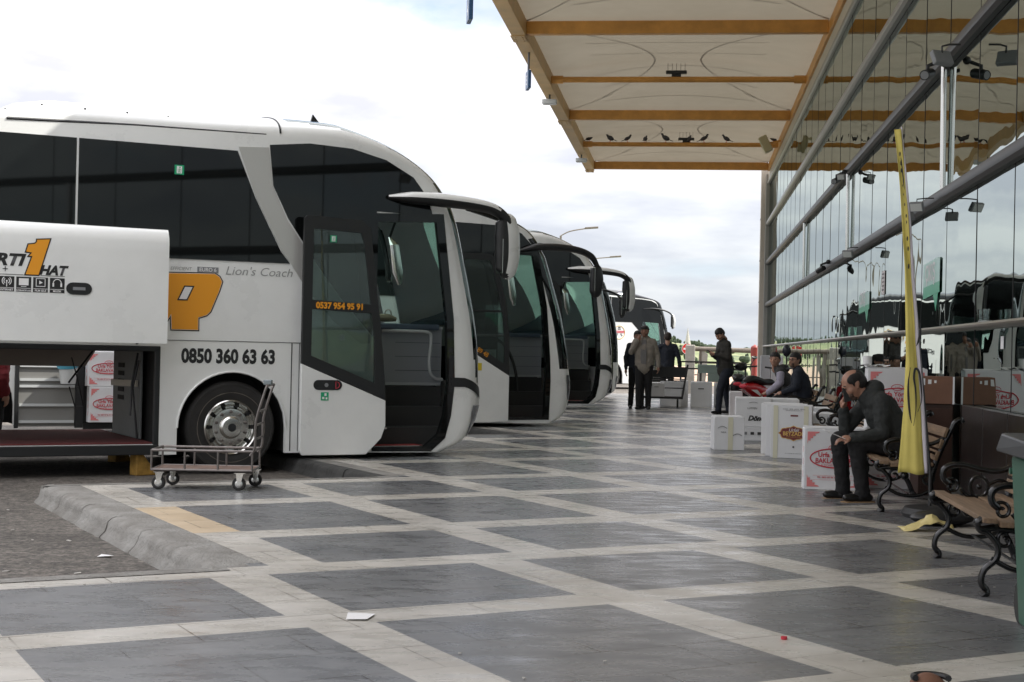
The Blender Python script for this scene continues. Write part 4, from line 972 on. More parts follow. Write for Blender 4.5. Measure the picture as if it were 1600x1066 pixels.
# luggage bay fittings
m = MB(); m.box((-7.98, .07, .33), (-3.74, BW - .07, .345)); m.build('bay_carpet', REDCARP, b1, smooth=False)
m = MB(); m.box((-8.0, -.02, .22), (-3.70, .06, .325)); m.box((-3.76, -.006, .3), (-3.70, .04, 1.34)); m.box((-8.0, -.006, 1.30), (-3.70, .04, 1.36)); m.build('bay_frame', BLACKP, b1, smooth=False, bevel=.01)
m = MB(); m.box((-3.78, .5, .35), (-3.75, 1.72, 1.30)); m.build('bay_wall', mat('grey bay lining', (.16, .17, .17), .6, var=.2), b1, smooth=False, bevel=.01)
m = MB(); m.bar((-3.80, .55, .95), (-3.80, 1.7, .93), .02, .07); m.build('bay_strap', mat('aluminium strip', (.45, .42, .36), .5, metal=.4), b1, smooth=False)
m = MB()
for k in range(5): m.box((-3.79, 1.2, .75 + .09 * k), (-3.781, 1.45, .80 + .09 * k))
m.build('bay_vents', CHASSIS, b1, smooth=False)
m = MB(); build_each('gas_strut', [MB().tube([(-3.85, .35, 1.28), (-3.92, .3, .95), (-3.95, .22, .62)], .012, n=6), MB().tube([(-3.9, BW - .3, 1.28), (-4.15, BW - .2, .9)], .012, n=6)], BLACKP, b1); MB().tube([(-3.80, .5, .36), (-3.86, .5, .9), (-3.80, .5, 1.2)], .012, n=6).build('bay_cable', BLACKP, b1)
m.tube([(-4.1, BW - .1, 1.2), (-4.0, BW - .1, .85), (-4.12, BW - .1, .85), (-4.05, BW - .1, .62), (-3.95, BW - .1, .62), (-4.0, BW - .1, .85)], .008, n=5); m.build('gas_strut', BLACKP, b1)
# raised hatch, a slightly curved panel on swing arms
hy = -.5
def hz_(z): return hy + .06 * max(0, (z - 2.40) / .14) ** 2 * (1 if z > 2.40 else 0)
m = MB(); zs_ = [1.385, 1.40, 1.6, 2.0, 2.3, 2.40, 2.46, 2.52, 2.545]; V = []
for th in (0, .045):
    for z in zs_:
        for x in (-8.0, -3.77): V.append((x, hz_(z) + th, z))
nz_ = len(zs_); F = [(2 * i, 2 * i + 1, 2 * i + 3, 2 * i + 2) for i in range(nz_ - 1)] + [(2 * nz_ + 2 * i, 2 * nz_ + 2 * i + 2, 2 * nz_ + 2 * i + 3, 2 * nz_ + 2 * i + 1) for i in range(nz_ - 1)]
F += [(2 * i + e, 2 * i + 2 + e, 2 * nz_ + 2 * i + 2 + e, 2 * nz_ + 2 * i + e) for i in range(nz_ - 1) for e in (0, 1)] + [(0, 1, 2 * nz_ + 1, 2 * nz_), (2 * nz_ - 2, 2 * nz_ - 1, 4 * nz_ - 1, 4 * nz_ - 2)]
m.add(V, F); hatch = m.build('luggage_hatch', WHITE, b1, ang=60)
m = MB(); m.tube([(-3.95, .1, 1.34), (-3.95, -.2, 1.5), (-3.95, hy + .05, 1.9)], .02, n=8); m.tube([(-7.8, .1, 1.34), (-7.8, -.2, 1.5), (-7.8, hy + .05, 1.9)], .02, n=8); m.build('hatch_arm', DARKM, b1)
m = MB(); P = [(-4.70 + .065 * math.cos(t), 1.91 + .06 * math.sin(t)) for t in [math.pi / 2 + math.pi * k / 8 for k in range(9)]] + [(-4.58 + .065 * math.cos(t), 1.91 + .06 * math.sin(t)) for t in [-math.pi / 2 + math.pi * k / 8 for k in range(9)]]
hh = m.poly(P, lambda x, z, k: (x - .02, hy - .008 + k, z), .012).build('hatch_handle', BLACKP, hatch, smooth=False)
MB().box((-4.72, hy - .013, 1.895), (-4.60, hy - .0085, 1.925)).build('handle_grip', GREYP, hh, smooth=False)
HX, HZ = (1, 0, -.0), (0, 0, 1)
text('lettering', 'ARTI', .155, BLACKV, hatch, (-5.20, hy - .001, 2.115), HX, HZ, bold=.007, shear=.3, width=1.15, align='RIGHT')
text('lettering', 'HAT', .125, BLACKV, hatch, (-5.045, hy - .001, 2.037), HX, HZ, bold=.006, shear=.3, width=1.0)
text('lettering', '+', .10, BLACKV, hatch, (-5.39, hy - .001, 2.04), HX, HZ)
ONE = [(-5.07, 2.37), (-4.95, 2.38), (-5.05, 2.03), (-5.17, 2.03), (-5.11, 2.21), (-5.14, 2.21), (-5.115, 2.245), (-5.17, 2.25), (-5.15, 2.32), (-5.09, 2.33), (-5.07, 2.35)]
def grow(P, d):
    out = []; n = len(P)
    for i in range(n):
        p, q, r = Vector(P[i - 1]), Vector(P[i]), Vector(P[(i + 1) % n]); a = (q - p).normalized(); b = (r - q).normalized(); na = Vector((a.y, -a.x)); nb = Vector((b.y, -b.x)); k = (na + nb)
        k = k / max(.35, k.length_squared) * 2; out.append(tuple(q + k * d))
    return out
t1 = MB().poly(grow(ONE, -.012), lambda x, z, k: (x, hy - .003 + k, z), .0025).build('numeral_outline', BLACKV, hatch, smooth=False)
MB().poly(ONE, lambda x, z, k: (x, hy - .006 + k, z), .0025).build('numeral', ORANGE, t1, smooth=False)
m = MB(); m.box((-6.5, hy - .003, 2.021), (-5.19, hy - .0005, 2.026)); m.box((-5.03, hy - .003, 2.021), (-4.80, hy - .0005, 2.026)); m.build('rule', BLACKV, hatch, smooth=False)
for k, cap in enumerate(('MÜZIK', 'FILM IZLE', 'INTERAKTIF LCD', 'INTERNET', 'TV')):
    x1 = -4.80 - .158 * k; x0 = x1 - .14; sq = MB().box((x0, hy - .003, 1.86), (x1, hy - .0005, 2.005)).build('icon_square', BLACKV, hatch, smooth=False)
    w_ = MB(); yy = hy - .0045
    w_.box((x0 + .004, yy - .001, 1.892), (x1 - .004, yy + .001, 1.896)); cx_ = (x0 + x1) / 2
    if k == 0:
        w_.tube([(cx_ + .038 * math.cos(t), yy, 1.955 + .038 * math.sin(t)) for t in [math.pi * q / 10 for q in range(11)]], .004, n=5); w_.box((cx_ - .046, yy - .001, 1.92), (cx_ - .03, yy + .001, 1.955)); w_.box((cx_ + .03, yy - .001, 1.92), (cx_ + .046, yy + .001, 1.955))
    elif k == 1:
        for a, b in (((cx_ - .045, 1.915), (cx_ + .045, 1.921)), ((cx_ - .045, 1.991), (cx_ + .045, 1.997)), ((cx_ - .045, 1.915), (cx_ - .039, 1.997)), ((cx_ + .039, 1.915), (cx_ + .045, 1.997))): w_.box((a[0], yy - .001, a[1]), (b[0], yy + .001, b[1]))
        w_.add([(cx_ - .013, yy, 1.937), (cx_ + .02, yy, 1.955), (cx_ - .013, yy, 1.975)], [(0, 1, 2)])
    elif k == 2: w_.box((cx_ - .045, yy - .001, 1.923), (cx_ + .045, yy + .001, 1.99)); w_.box((cx_ - .025, yy - .001, 1.908), (cx_ + .025, yy + .001, 1.913))
    elif k == 3:
        w_.box((cx_ - .004, yy - .001, 1.905), (cx_ + .004, yy + .001, 1.955)); w_.ball((cx_, yy, 1.96), .009, .001, .009, n=8, m=4)
        for r_ in (.026, .042):
            for sg in (-1, 1): w_.tube([(cx_ + sg * r_ * math.cos(t), yy, 1.96 + r_ * math.sin(t)) for t in [R_(-55 + 11 * q) for q in range(11)]], .004, n=4)
    else: w_.box((cx_ - .04, yy - .001, 1.925), (cx_ + .04, yy + .001, 1.985))
    w_.build('pictogram', WHITEV, sq, smooth=False, merge=False); text('caption', cap, .026 if len(cap) < 10 else .018, WHITEV, sq, (cx_, yy + .001, 1.867), HX, HZ, align='CENTER', bold=.0006)
RL = [(-3.90, 2.12), (-3.14, 2.14), (-3.09, 2.11), (-3.06, 2.06), (-3.09, 1.96), (-3.18, 1.74), (-3.22, 1.70), (-3.31, 1.67), (-3.31, 1.54), (-3.59, 1.54), (-3.60, 1.70), (-3.66, 1.60), (-3.68, 1.54), (-4.0, 1.54)]
RH = [(-3.46, 1.99), (-3.38, 1.99), (-3.44, 1.86), (-3.52, 1.86)]
lg = MB().poly(grow(RL, -.016), lambda x, z, k: (x, -.003 + k, z), .0025).build('logo_outline', BLACKV, b1, smooth=False)
lm = MB().poly(grow(RL, -.004), lambda x, z, k: (x, -.0055 + k, z), .002).build('logo_keyline', WHITEV, lg, smooth=False)
MB().poly(RL, lambda x, z, k: (x, -.008 + k, z), .002).build('logo_letter', ORANGE, lg, smooth=False)
MB().poly(grow(RH, -.014), lambda x, z, k: (x, -.010 + k, z), .0018).build('logo_counter', BLACKV, lg, smooth=False)
MB().poly(RH, lambda x, z, k: (x, -.012 + k, z), .0015).build('logo_counter', WHITEV, lg, smooth=False)
# far-side hatch seen through the bay
MB().hexa((-5.86, BW + .32, 1.22), (2.08, 0, 0), (0, .32, -.12), (0, .012, .02)).build('far_hatch', mat('hatch lining', (.17, .15, .13), .7), b1, smooth=False)
# dash clutter: folded bag with rope handles beside dark coat
o = empty('shopping_bag', 'woven beige bag with rope handles on the nearest coach dashboard', 'bag', b1.matrix_world @ Vector((0, 0, 0)))
bpy.context.view_layer.update()
def BL(root, x, y, z): return W(0, 0, 0) + root.location + E * x + N * y + Z * z
bg_ = bpy.data.objects['shopping_bag']; bg_.location = BL(b1, -.62, 1.35, 1.702); bg_.rotation_euler.z = TH
m = MB(); m.tube([(-.18, 0, .05), (-.1, 0, .06), (.1, 0, .06), (.2, 0, .045)], [.04, .06, .065, .035], n=10, flat=.8); m.build('body', mat('beige woven cloth', (.30, .26, .18), .9, bump=.5, bscale=60), bg_)
for x in (-.06, .09): MB().tube(crv([(x - .05, -.02, .09), (x - .03, -.03, .15), (x + .02, -.03, .155), (x + .05, -.02, .09)], 4), .008, n=6).build('handle', mat('pale rope', (.5, .48, .42), .8), bg_)
o = MB(); o.tube([(-.28, 0, .03), (-.12, .03, .07), (.05, 0, .075), (.2, -.04, .05), (.3, 0, .02)], [.03, .07, .075, .06, .02], n=10, flat=.7); ct = o.build('folded_coat', mat('dark green cloth', (.03, .045, .045), .9, bump=1, bscale=25), None)
ct.location = BL(b1, -1.0, 1.4, 1.702); ct.rotation_euler.z = TH; tag(ct, 'dark crumpled coat lying on the nearest coach dashboard', 'coat')
# ======== other coaches
b2 = coach('coach', 'second white coach with open front door and yellow sticker on the door', 12.4, 20.7, 'B', {'door': 1, 'bay': 0, 'mirror': BLACKP})
b3 = coach('coach', 'third coach, white with a curved roof line, open door beside the smoking man', 17.05, 26.7, 'A', {'door': 1, 'bay': 0, 'phone': ''}, zoff=.06)
b4 = coach('coach', 'fourth coach almost hidden behind the third, only its dark mirror showing', 21.5, 33.5, 'C', {'mirror': BLACKP})
b5 = coach('coach', 'farthest coach, white below and black above, with a round emblem', 32.15, 46.3, 'C', {'mirror': LIGHTG})
b6 = coach('coach', 'coach behind the farthest one, only its pale mirror showing past it', 36.0, 53.5, 'C', {'mirror': WHITE})
text('model_text', '51R-HD', .10, mat('grey badge', (.3, .3, .3), .4), b2, (-1.32, -.004, 3.10), (1, 0, 0), (0, 0, 1), bold=.002, lift=.004)
# emblem and phone number on the farthest coach
c = Vector((-2.22, -.001, 2.15))
m = MB(); m.tube([c + Vector((.25 * math.cos(t), 0, .25 * math.sin(t))) for t in [2 * math.pi * k / 28 for k in range(29)]], .014, n=5); em = m.build('emblem_ring', GOLD, b5)
m = MB()
for z_, w0 in ((.17, .05), (.11, .07), (-.08, .12), (-.14, .15)):
    m.box((c.x - w0, -.006, c.z + z_), (c.x - w0 + (.07 if z_ < 0 else w0 * 2), -.001, c.z + z_ + .035))
    if z_ < 0: m.box((c.x + w0 - .07, -.006, c.z + z_), (c.x + w0, -.001, c.z + z_ + .035))
m.build('emblem_bars', BLACKV, em, smooth=False, merge=False)
m = MB(); m.box((c.x - .23, -.006, c.z + .03), (c.x + .23, -.001, c.z + .065)); m.box((c.x - .25, -.006, c.z - .02), (c.x + .25, -.001, c.z + .01)); m.build('emblem_band', REDINK, em, smooth=False, merge=False)
text('phone_number', '0850 360 66 63', .24, BLACKV, b5, (-3.86, -.001, 1.62), (1, 0, 0), (0, 0, 1), bold=.005, width=.85)
text('logo_letter', 'R', .75, ORANGE, b5, (-3.15, -.001, 1.98), (1, 0, 0), (0, 0, 1), bold=.05, shear=.2)
# second coach rear: engine louvres, open bay with boxes (seen through the first coach)
m = MB(); m.box((-8.80, -.02, .2), (-8.02, -.003, 1.32)); m.build('grille_recess', mat('grille grey', (.20, .20, .19), .7), b2, smooth=False)
for z in (.25, .48, .74, .83, 1.02, 1.12): MB().box((-8.78, -.045, z), (-8.04, -.021, z + .035)).build('grille_bar', LIGHTG, b2, smooth=False)
build_each('grille_frame', [MB().box((-8.84, -.05, .18), (-8.79, -.003, 1.36)), MB().box((-8.03, -.05, .18), (-7.92, -.003, 1.36)), MB().box((-7.91, -.03, .16), (-6.4, -.003, .24))], BLACKP, b2, smooth=False)
m = MB(); m.box((-7.92, -.012, .24), (-6.4, -.003, 1.34)); m.build('bay_opening', CHASSIS, b2, smooth=False)
# ------------------------------------------------------------------ benches
IRON = mat('black cast iron', (.005, .005, .0055), .22)
def wood_mat():
    m = mat('weathered bench wood', (.25, .165, .10), .65, var=.35, vscale=3, bump=.5, bscale=20, stretch=(1, 14, 14), col2=(.13, .085, .05)); return m
WOOD = wood_mat()
SZ = math.atan2(FE.y, FE.x)
def spiral(cx, cz, r0, turns, a0, sg=1, n=22):
    return [(0, -(cx + (r0 * (1 - .8 * k / n)) * math.cos(a0 + sg * turns * 2 * math.pi * k / n)), cz + (r0 * (1 - .8 * k / n)) * math.sin(a0 + sg * turns * 2 * math.pi * k / n)) for k in range(n + 1)]
def bench(label, s, l=1.6, L=1.46):
    o = empty('bench', label, 'bench', T(l, s, 0), SZ, 'cast iron benches along the glass front')
    D = lambda pts, x: [(x, -d, z) for d, z in pts]
    for x in (0, L):
        m = MB()
        m.tube(crv(D([(-.03, .0), (.0, .03), (-.03, .07), (-.015, .14), (.045, .20), (.05, .27), (.0, .335), (-.04, .35), (-.055, .385), (-.03, .41)], x), 4), [.032] * 4 + [.022] * 28 + [.026] * 5, n=8, flat=.8)
        m.tube(crv(D([(-.04, .35), (.05, .365), (.2, .35), (.42, .37)], x), 4), .02, n=8)
        m.tube(crv(D([(.02, .20), (.14, .145), (.28, .145), (.40, .2)], x), 4), .014, n=8)
        m.tube(crv(D([(.47, .0), (.45, .05), (.42, .12), (.375, .22), (.40, .36), (.455, .52), (.53, .68), (.56, .74), (.60, .765), (.62, .74)], x), 4), [.03] * 3 + [.022] * 34, n=8)
        m.tube(crv(D([(.05, .47), (.02, .50), (.015, .545), (.05, .58), (.13, .59), (.24, .565), (.34, .555), (.43, .585), (.49, .63)], x), 5), [.02] * 20 + [.018] * 21, n=8)
        for sp in (spiral(.07, .455, .05, 1.3, 2.6, -1), spiral(.09, .30, .05, 1.2, 1.2, 1), spiral(.35, .28, .055, 1.2, .5, -1)):
            m.tube([(x, y, z) for _, y, z in sp], .011, n=6)
        m.tube([(x, -(.235 + .055 * math.cos(t)), .455 + .065 * math.sin(t)) for t in [2 * math.pi * k / 16 for k in range(17)]], .012, n=6)
        m.tube(crv(D([(.12, .44), (.16, .40), (.20, .39)], x), 4), .012, n=6); m.tube(crv(D([(.29, .47), (.36, .50), (.42, .47), (.40, .42)], x), 4), .012, n=6)
        m.ball((x, -.17, .30), .03, .035, .035, n=8, m=5); m.ball((x, -.235, .455), .018, n=8, m=5)
        m.build('end_frame', IRON, o, ang=60, merge=False)
    for d in (.0, .088, .176, .264, .352):
        z = .392 - .03 * math.sin(d / .38 * 3.1)
        MB().box((-.06, -d - .036, z), (L + .06, -d + .036, z + .028)).build('seat_slat', WOOD, o, smooth=False, bevel=.005)
    for d, z in ((.425, .47), (.455, .565), (.49, .66)):
        MB().hexa((L / 2, -d + .01, z), (L / 2 + .06, 0, 0), Vector((0, -.35, 1)).normalized() * .04, Vector((0, 1, .35)).normalized() * .012).build('back_slat', WOOD, o, smooth=False, bevel=.004)
    MB().cyl((0, -.2, .15), (L, -.2, .15), .009, n=6).build('tie_rod', IRON, o)
    return o
bn = bench('nearest cast iron bench with empty wooden seat, beside the green bin', 7.93)
for s_, lb in ((12.06, 'cast iron bench on which the man with the phone at his ear sits'), (16.8, 'cast iron bench end rising behind the low white boxes past the phoning man'),
               (20.7, 'empty cast iron bench with pale backrest between the phoning man and the seated pair'), (23.75, 'farthest cast iron bench with the young man and the man in glasses on it')):
    c = copy_tree(bn, label=lb); c.location = T(1.6, s_, 0)
# ------------------------------------------------------------------ cartons
BOXG = 'white cartons waiting on the platform'
def carton(label, l, s, w, d, h, z=0, rz=0., kind='plain', m=BOXW, name='carton', tilt=0):
    """front face looks back along the platform; l, s = its front left bottom corner"""
    o = empty(name, label, 'box', T(l, s, z), FA * -1 + rz, BOXG)
    b = MB(); nn = 7; sd_ = len(label)
    def fc(P0, A_, B_):
        V = []
        for j_ in range(nn + 1):
            for i_ in range(nn + 1):
                a_, c_ = i_ / nn, j_ / nn; p_ = Vector(P0) + Vector(A_) * a_ + Vector(B_) * c_; ed_ = min(1, 6 * min(a_, 1 - a_, c_, 1 - c_)); nv = Vector(A_).cross(Vector(B_)).normalized()
                V.append(p_ - nv * ed_ * (.0045 + .0045 * noise.noise(p_ * 9 + Vector((sd_, 0, 0)))))
        b.add(V, [(j_ * (nn + 1) + i_, j_ * (nn + 1) + i_ + 1, (j_ + 1) * (nn + 1) + i_ + 1, (j_ + 1) * (nn + 1) + i_) for j_ in range(nn) for i_ in range(nn)])
    fc((0, 0, 0), (w, 0, 0), (0, 0, h)); fc((w, 0, 0), (0, d, 0), (0, 0, h)); fc((w, d, 0), (-w, 0, 0), (0, 0, h)); fc((0, d, 0), (0, -d, 0), (0, 0, h)); fc((0, 0, h), (w, 0, 0), (0, d, 0)); fc((0, d, 0), (w, 0, 0), (0, -d, 0))
    body = b.build('body', m, o, ang=30, bevel=.007)
    md = body.modifiers.new('sub', 'SUBSURF') if False else None
    f = MB(); f.box((.004, .004, h + .001), (w - .004, d / 2 - .004, h + .005)); f.hexa((w / 2, d * .75, h + .008), (w / 2 - .006, 0, 0), (0, d / 4 - .004, .004), (0, 0, .002)); f.build('top_flaps', m, o, smooth=False)
    if kind in ('beyzade', 'taped'):
        for x in ((.035, .09), (w - .10, w - .045)) if kind == 'beyzade' else ((w * .42, w * .55),):
            MB().box((x[0], -.0015, .0), (x[1], -.0003, h)).build('tape', TAPE, o, smooth=False)
    if kind == 'beyzade':
        cx, cz = w * .56, h * .48; P = []
        for k in range(48):
            t = 2 * math.pi * k / 48; r = 1 + .10 * abs(math.sin(3 * t)) ** .6 * (1 if abs(math.cos(t)) < .8 else .6) + (.20 if k in (0, 24) else 0) + (.28 if k in (12, 36) else 0)
            P.append((cx + .145 * r * math.copysign(abs(math.cos(t)) ** .7, math.cos(t)), cz + .062 * r * math.copysign(abs(math.sin(t)) ** .6, math.sin(t))))
        e0 = MB().poly([(cx + (x - cx) * 1.07, cz + (z - cz) * 1.12) for x, z in P], lambda x, z, k: (x, -.0025 + k, z), .001).build('badge_edge', GOLD, o, smooth=False)
        e = MB().poly(P, lambda x, z, k: (x, -.004 + k, z), .001).build('badge', MAROON, o, smooth=False)
        text('lettering', 'Urfali', .055, WHITEV, e, (cx, -.005, cz + .022), (1, 0, 0), (0, 0, 1), align='CENTER', shear=.3)
        text('lettering', 'BEYZADE', .066, GOLD, e, (cx, -.005, cz - .026), (1, 0, 0), (0, 0, 1), align='CENTER', bold=.0025, width=.92)
        text('lettering', 'BAKLAVALARI', .02, GOLD, e, (cx, -.005, cz - .05), (1, 0, 0), (0, 0, 1), align='CENTER', spacing=1.4)
        MB().box((cx - .04, -.002, h * .80), (cx + .05, -.0005, h * .83)).build('hand_slot', MAROON, o, smooth=False, bevel=.004)
        text('lettering', 'ADANA - URFA - ANTEP - MERSIN', .018, INK, o, (cx, -.001, h * .93), (1, 0, 0), (0, 0, 1), align='CENTER'); text('lettering', 'SICAK VE SULU YERDE TUTMAYIN', .013, INK, o, (cx, -.001, h * .905), (1, 0, 0), (0, 0, 1), align='CENTER')
        text('lettering', 'Her zaman taze, her zaman lezzetli', .014, INK, o, (cx, -.001, h * .09), (1, 0, 0), (0, 0, 1), align='CENTER')
        MB().cyl((cx, -.002, h * .22), (cx, -.0003, h * .22), .012, n=10).build('punched_hole', INK, o)
    if kind == 'urfa':
        cx, cz = w / 2, h * .52; r = MB(); a, b_ = w * .40, h * .155
        r.tube([(cx + a * math.cos(t), -.002, cz + b_ * math.sin(t)) for t in [2 * math.pi * k / 40 for k in range(41)]], .0065, n=5, flat=.3, up=(0, 1, 0)); r.build('oval_mark', REDINK, o)
        MB().ball((cx, -.001, cz + b_ + .008), .055, .0015, .028, n=16, m=6).build('crest_ground', BOXW, o)
        MB().tube([(cx + .055 * math.cos(t), -.003, cz + b_ + .008 + .028 * math.sin(t)) for t in [2 * math.pi * k / 20 for k in range(21)]], .003, n=4).build('crest_ring', REDINK, o)
        text('lettering', 'Urfa', .03, REDINK, o, (cx, -.003, cz + b_ - .002), (1, 0, 0), (0, 0, 1), align='CENTER', shear=.3)
        text('lettering', 'Urfa Yöresel', .062, MAROON if 0 else REDINK, o, (cx, -.001, cz + .012), (1, 0, 0), (0, 0, 1), align='CENTER', bold=.0015, width=.95)
        text('lettering', 'BAKLAVALARI', .066, REDINK, o, (cx, -.001, cz - .045), (1, 0, 0), (0, 0, 1), align='CENTER', bold=.0012, width=.85)
        text('lettering', '& DONDURMALARI', .028, REDINK, o, (cx, -.001, cz - .075), (1, 0, 0), (0, 0, 1), align='CENTER')
        text('lettering', 'TEL: 0850 207 86 75 - 0546 466 11 ..', .021, REDINK, o, (cx, -.001, h * .195), (1, 0, 0), (0, 0, 1), align='CENTER', bold=.0005)
        for z_ in (.165, .235): MB().box((w * .15, -.0015, h * z_), (w * .85, -.0004, h * z_ + .002)).build('rule', PINKINK, o, smooth=False)
        for sx, sz in ((0, 0), (1, 0), (0, 1), (1, 1)):
            x0 = .028 if not sx else w - .028; z0 = .03 if not sz else h - .03; dx = 1 if not sx else -1; dz = 1 if not sz else -1; n = 9
            P = [(x0, z0), (x0 + dx * .115, z0)] + [(x0 + dx * .115 * (1 - k / n) ** 1.0 * (.78 + .22 * (k % 2)), z0 + dz * .115 * (k / n) * (.78 + .22 * (k % 2))) for k in range(1, n)] + [(x0, z0 + dz * .115)]
            MB().poly(P, lambda x, z, k: (x, -.0015 + k, z), .001).build('corner_ornament', PINKINK, o, smooth=False)
        for k in range(3): MB().box((-.0015, d * .35, h * (.2 + .2 * k)), (-.0004, d * .42, h * (.3 + .2 * k))).build('side_print', PINKINK, o, smooth=False)
    if kind == 'slot':
        MB().box((w * .35, -.0015, h * .72), (w * .62, -.0003, h * .76)).build('hand_slot', INK, o, smooth=False)
    if kind == 'print':
        text('lettering', 'LÜTFEN', .04, INK, o, (w * .33, -.001, h * .62), (1, 0, 0), (0, 0, 1)); text('lettering', 'Döner', .10, INK, o, (w * .35, -.001, h * .22), (1, 0, 0), (0, 0, 1), bold=.005, shear=.3)
        MB().tube([(w * (.38 + .24 * k / 8), -.003, h * .84 + .015 * math.sin(k / 8 * math.pi)) for k in range(9)], .006, n=5, flat=.4).build('hand_slot', INK, o)
    if kind == 'label':
        for k in range(3): MB().box((w * (.2 + .2 * k), -.0015, h * .45), (w * (.2 + .2 * k) + .05, -.0003, h * .65)).build('care_mark', INK if k else GREYP, o, smooth=False)
    if kind == 'handles':
        hm = MB()
        for a, b_ in ((.12, .66), (.62, .44)): hm.tube([(w * a + .12 * k / 8, -.002, h * b_ + .028 * math.sin(k / 8 * math.pi)) for k in range(9)], .006, n=5, flat=.4)
        hm.build('hand_slot', INK, o, merge=False)
        text('lettering', 'GIDA', .03, INK, o, (w * .22, -.001, h * .52), (1, 0, 0), (0, 0, 1)); MB().box((w * .46, -.0012, 0), (w * .62, -.0004, h)).build('tape', TAPE, o, smooth=False)
    return o
carton('small square white carton standing alone on the paving, leftmost of the front boxes', .37, 19.15, .40, .34, .43, kind='handles', rz=.12)
carton('flat white carton under a taller one, behind the small lone carton', .74, 21.4, .50, .4, .20, kind='label')
carton('white carton with dark print stacked on a flat carton', .72, 21.42, .51, .4, .41, z=.207, kind='print')
carton('tall carton with maroon badge and gold name', 1.03, 18.0, .50, .17, .64, kind='beyzade', rz=-.16)
carton('tall white carton directly behind the one with the maroon badge', .985, 18.28, .5, .17, .645, kind='taped', rz=-.2)
carton('hindmost of the three tall cartons standing in a row behind the maroon badge', .95, 18.65, .5, .17, .64, kind='taped', rz=-.22)
carton('wide low white carton lying behind the row of tall cartons', 1.02, 21.5, .62, .4, .61, kind='plain')
carton('long white carton whose top edge shows right of the maroon badge carton', 1.38, 19.6, .52, .35, .56, kind='label')
carton('white carton with dark scrolled bench arm in front of it', 1.50, 18.75, .48, .35, .52, kind='label')
carton('white carton with red oval print standing in front of the phoning man', 1.11, 13.85, .56, .26, .575, kind='urfa')
carton('lower carton of the red print stack behind the phoning man, under the bench back', 1.70, 14.2, .56, .22, .57, kind='urfa')
c_ = carton('upper carton with red oval print in the stack behind the flag', 1.72, 14.2, .56, .22, .57, z=.578, kind='urfa')
carton('white carton farthest left in the group by the railing', -.16, 34.8, .20, .5, .60, kind='plain')
carton('white carton with a black hand slot in the group by the railing', .10, 34.5, .50, .5, .58, kind='slot')
carton('white carton with a hand slot right of its twin, under the green foam boxes', .66, 34.9, .36, .5, .56, kind='slot')
GFOAM = mat('grey green foam', (.24, .30, .27), .8, var=.1)
carton('grey green foam box lying on the white cartons by the railing, lower one', .50, 34.95, .50, .4, .20, z=.585, m=GFOAM, name='foam_box')
carton('long grey green foam box on top of the stack by the railing', .26, 35.1, .55, .4, .19, z=.79, m=GFOAM, name='foam_box')
carton('pale carton half hidden behind the legs of the man reading his phone', .84, 28.6, .25, .4, .52)
carton('tall white carton pair strapped upright beside the end of the glass wall', 1.47, 29.4, .19, .34, 1.24, m=mat('grey white carton', (.50, .51, .53), .7))
carton('tall white carton nearest the glass wall, standing against its grey twin', 1.665, 29.38, .24, .34, 1.235)
carton('white carton behind the dark trolley on the open paving', -.62, 34.6, .50, .4, .58)
carton('small white carton standing on the dark trolley', -.86, 33.5, .36, .3, .30, z=.25, kind='slot')
# paper roll on top of the tall red-print stack, crumpled sheet below it
o = empty('paper_roll', 'white paper roll standing on the carton stack behind the phoning man', 'paper roll', T(1.72, 14.24, 1.19)); MB().cyl((0, 0, 0), (0, 0, .075), .042, n=18).build('roll', WHITEV, o); MB().cyl((0, 0, .074), (0, 0, .0765), .018, n=12).build('core', GREYP, o)
o = MB(); rr = random.Random(2); o.add([(x * .03 + rr.uniform(-.01, .01), y * .03 + rr.uniform(-.01, .01), rr.uniform(0, .035)) for y in range(6) for x in range(9)], [(y * 9 + x, y * 9 + x + 1, y * 9 + x + 10, y * 9 + x + 9) for y in range(5) for x in range(8)])
o = o.build('crumpled_paper', WHITEV, smooth=False); o.location = T(1.7, 14.22, 1.158); tag(o, 'crumpled white paper beside the paper roll', 'paper')
# ------------------------------------------------------------------ cabinet, brown carton and low counter by the glass
WOODR = mat('reddish brown laminate', (.055, .02, .011), .35, var=.3, vscale=4, stretch=(1, 1, .3))
o = empty('cabinet', 'reddish brown wooden cabinet standing behind the bench and the flag', 'cabinet', T(2.12, 13.62, 0), -FA)
MB().box((0, 0, 0), (.30, .5, .84)).build('body', WOODR, o, smooth=False, bevel=.005); MB().box((.02, -.012, .06), (.29, -.001, .80)).build('door', WOODR, o, smooth=False, bevel=.003)
MB().box((.03, -.016, .72), (.08, -.012, .78)).build('paper_label', GREYP, o, smooth=False)
o = empty('brown_carton', 'flat brown carton with torn white labels lying on the cabinet', 'box', T(2.13, 13.58, .842), -FA)
MB().box((0, 0, 0), (.29, .3, .25)).build('body', mat('brown cardboard', (.22, .11, .07), .75, var=.2), o, smooth=False, bevel=.005)
m = MB(); m.box((.01, -.002, .17), (.03, -.0005, .23)); m.build('torn_label', WHITEV, o, smooth=False); MB().box((.055, -.002, .18), (.085, -.0005, .22)).build('torn_label', WHITEV, o, smooth=False); MB().box((.11, -.002, .19), (.13, -.0005, .215)).build('torn_label', WHITEV, o, smooth=False)
MB().box((.275, -.003, .0), (.291, -.0005, .25)).build('edge_tape', WHITEV, o, smooth=False)
o = empty('low_counter', 'long dark brown counter front below the window sill behind the nearest bench', 'counter', T(2.36, 10.0, 0), -FA)
for k in range(4): MB().box((0, -.7 + .9 * k, .02), (.07, .18 + .9 * k, .86)).build('panel', mat('dark brown laminate', (.012, .007, .005), .35, var=.3), o, smooth=False, bevel=.004)
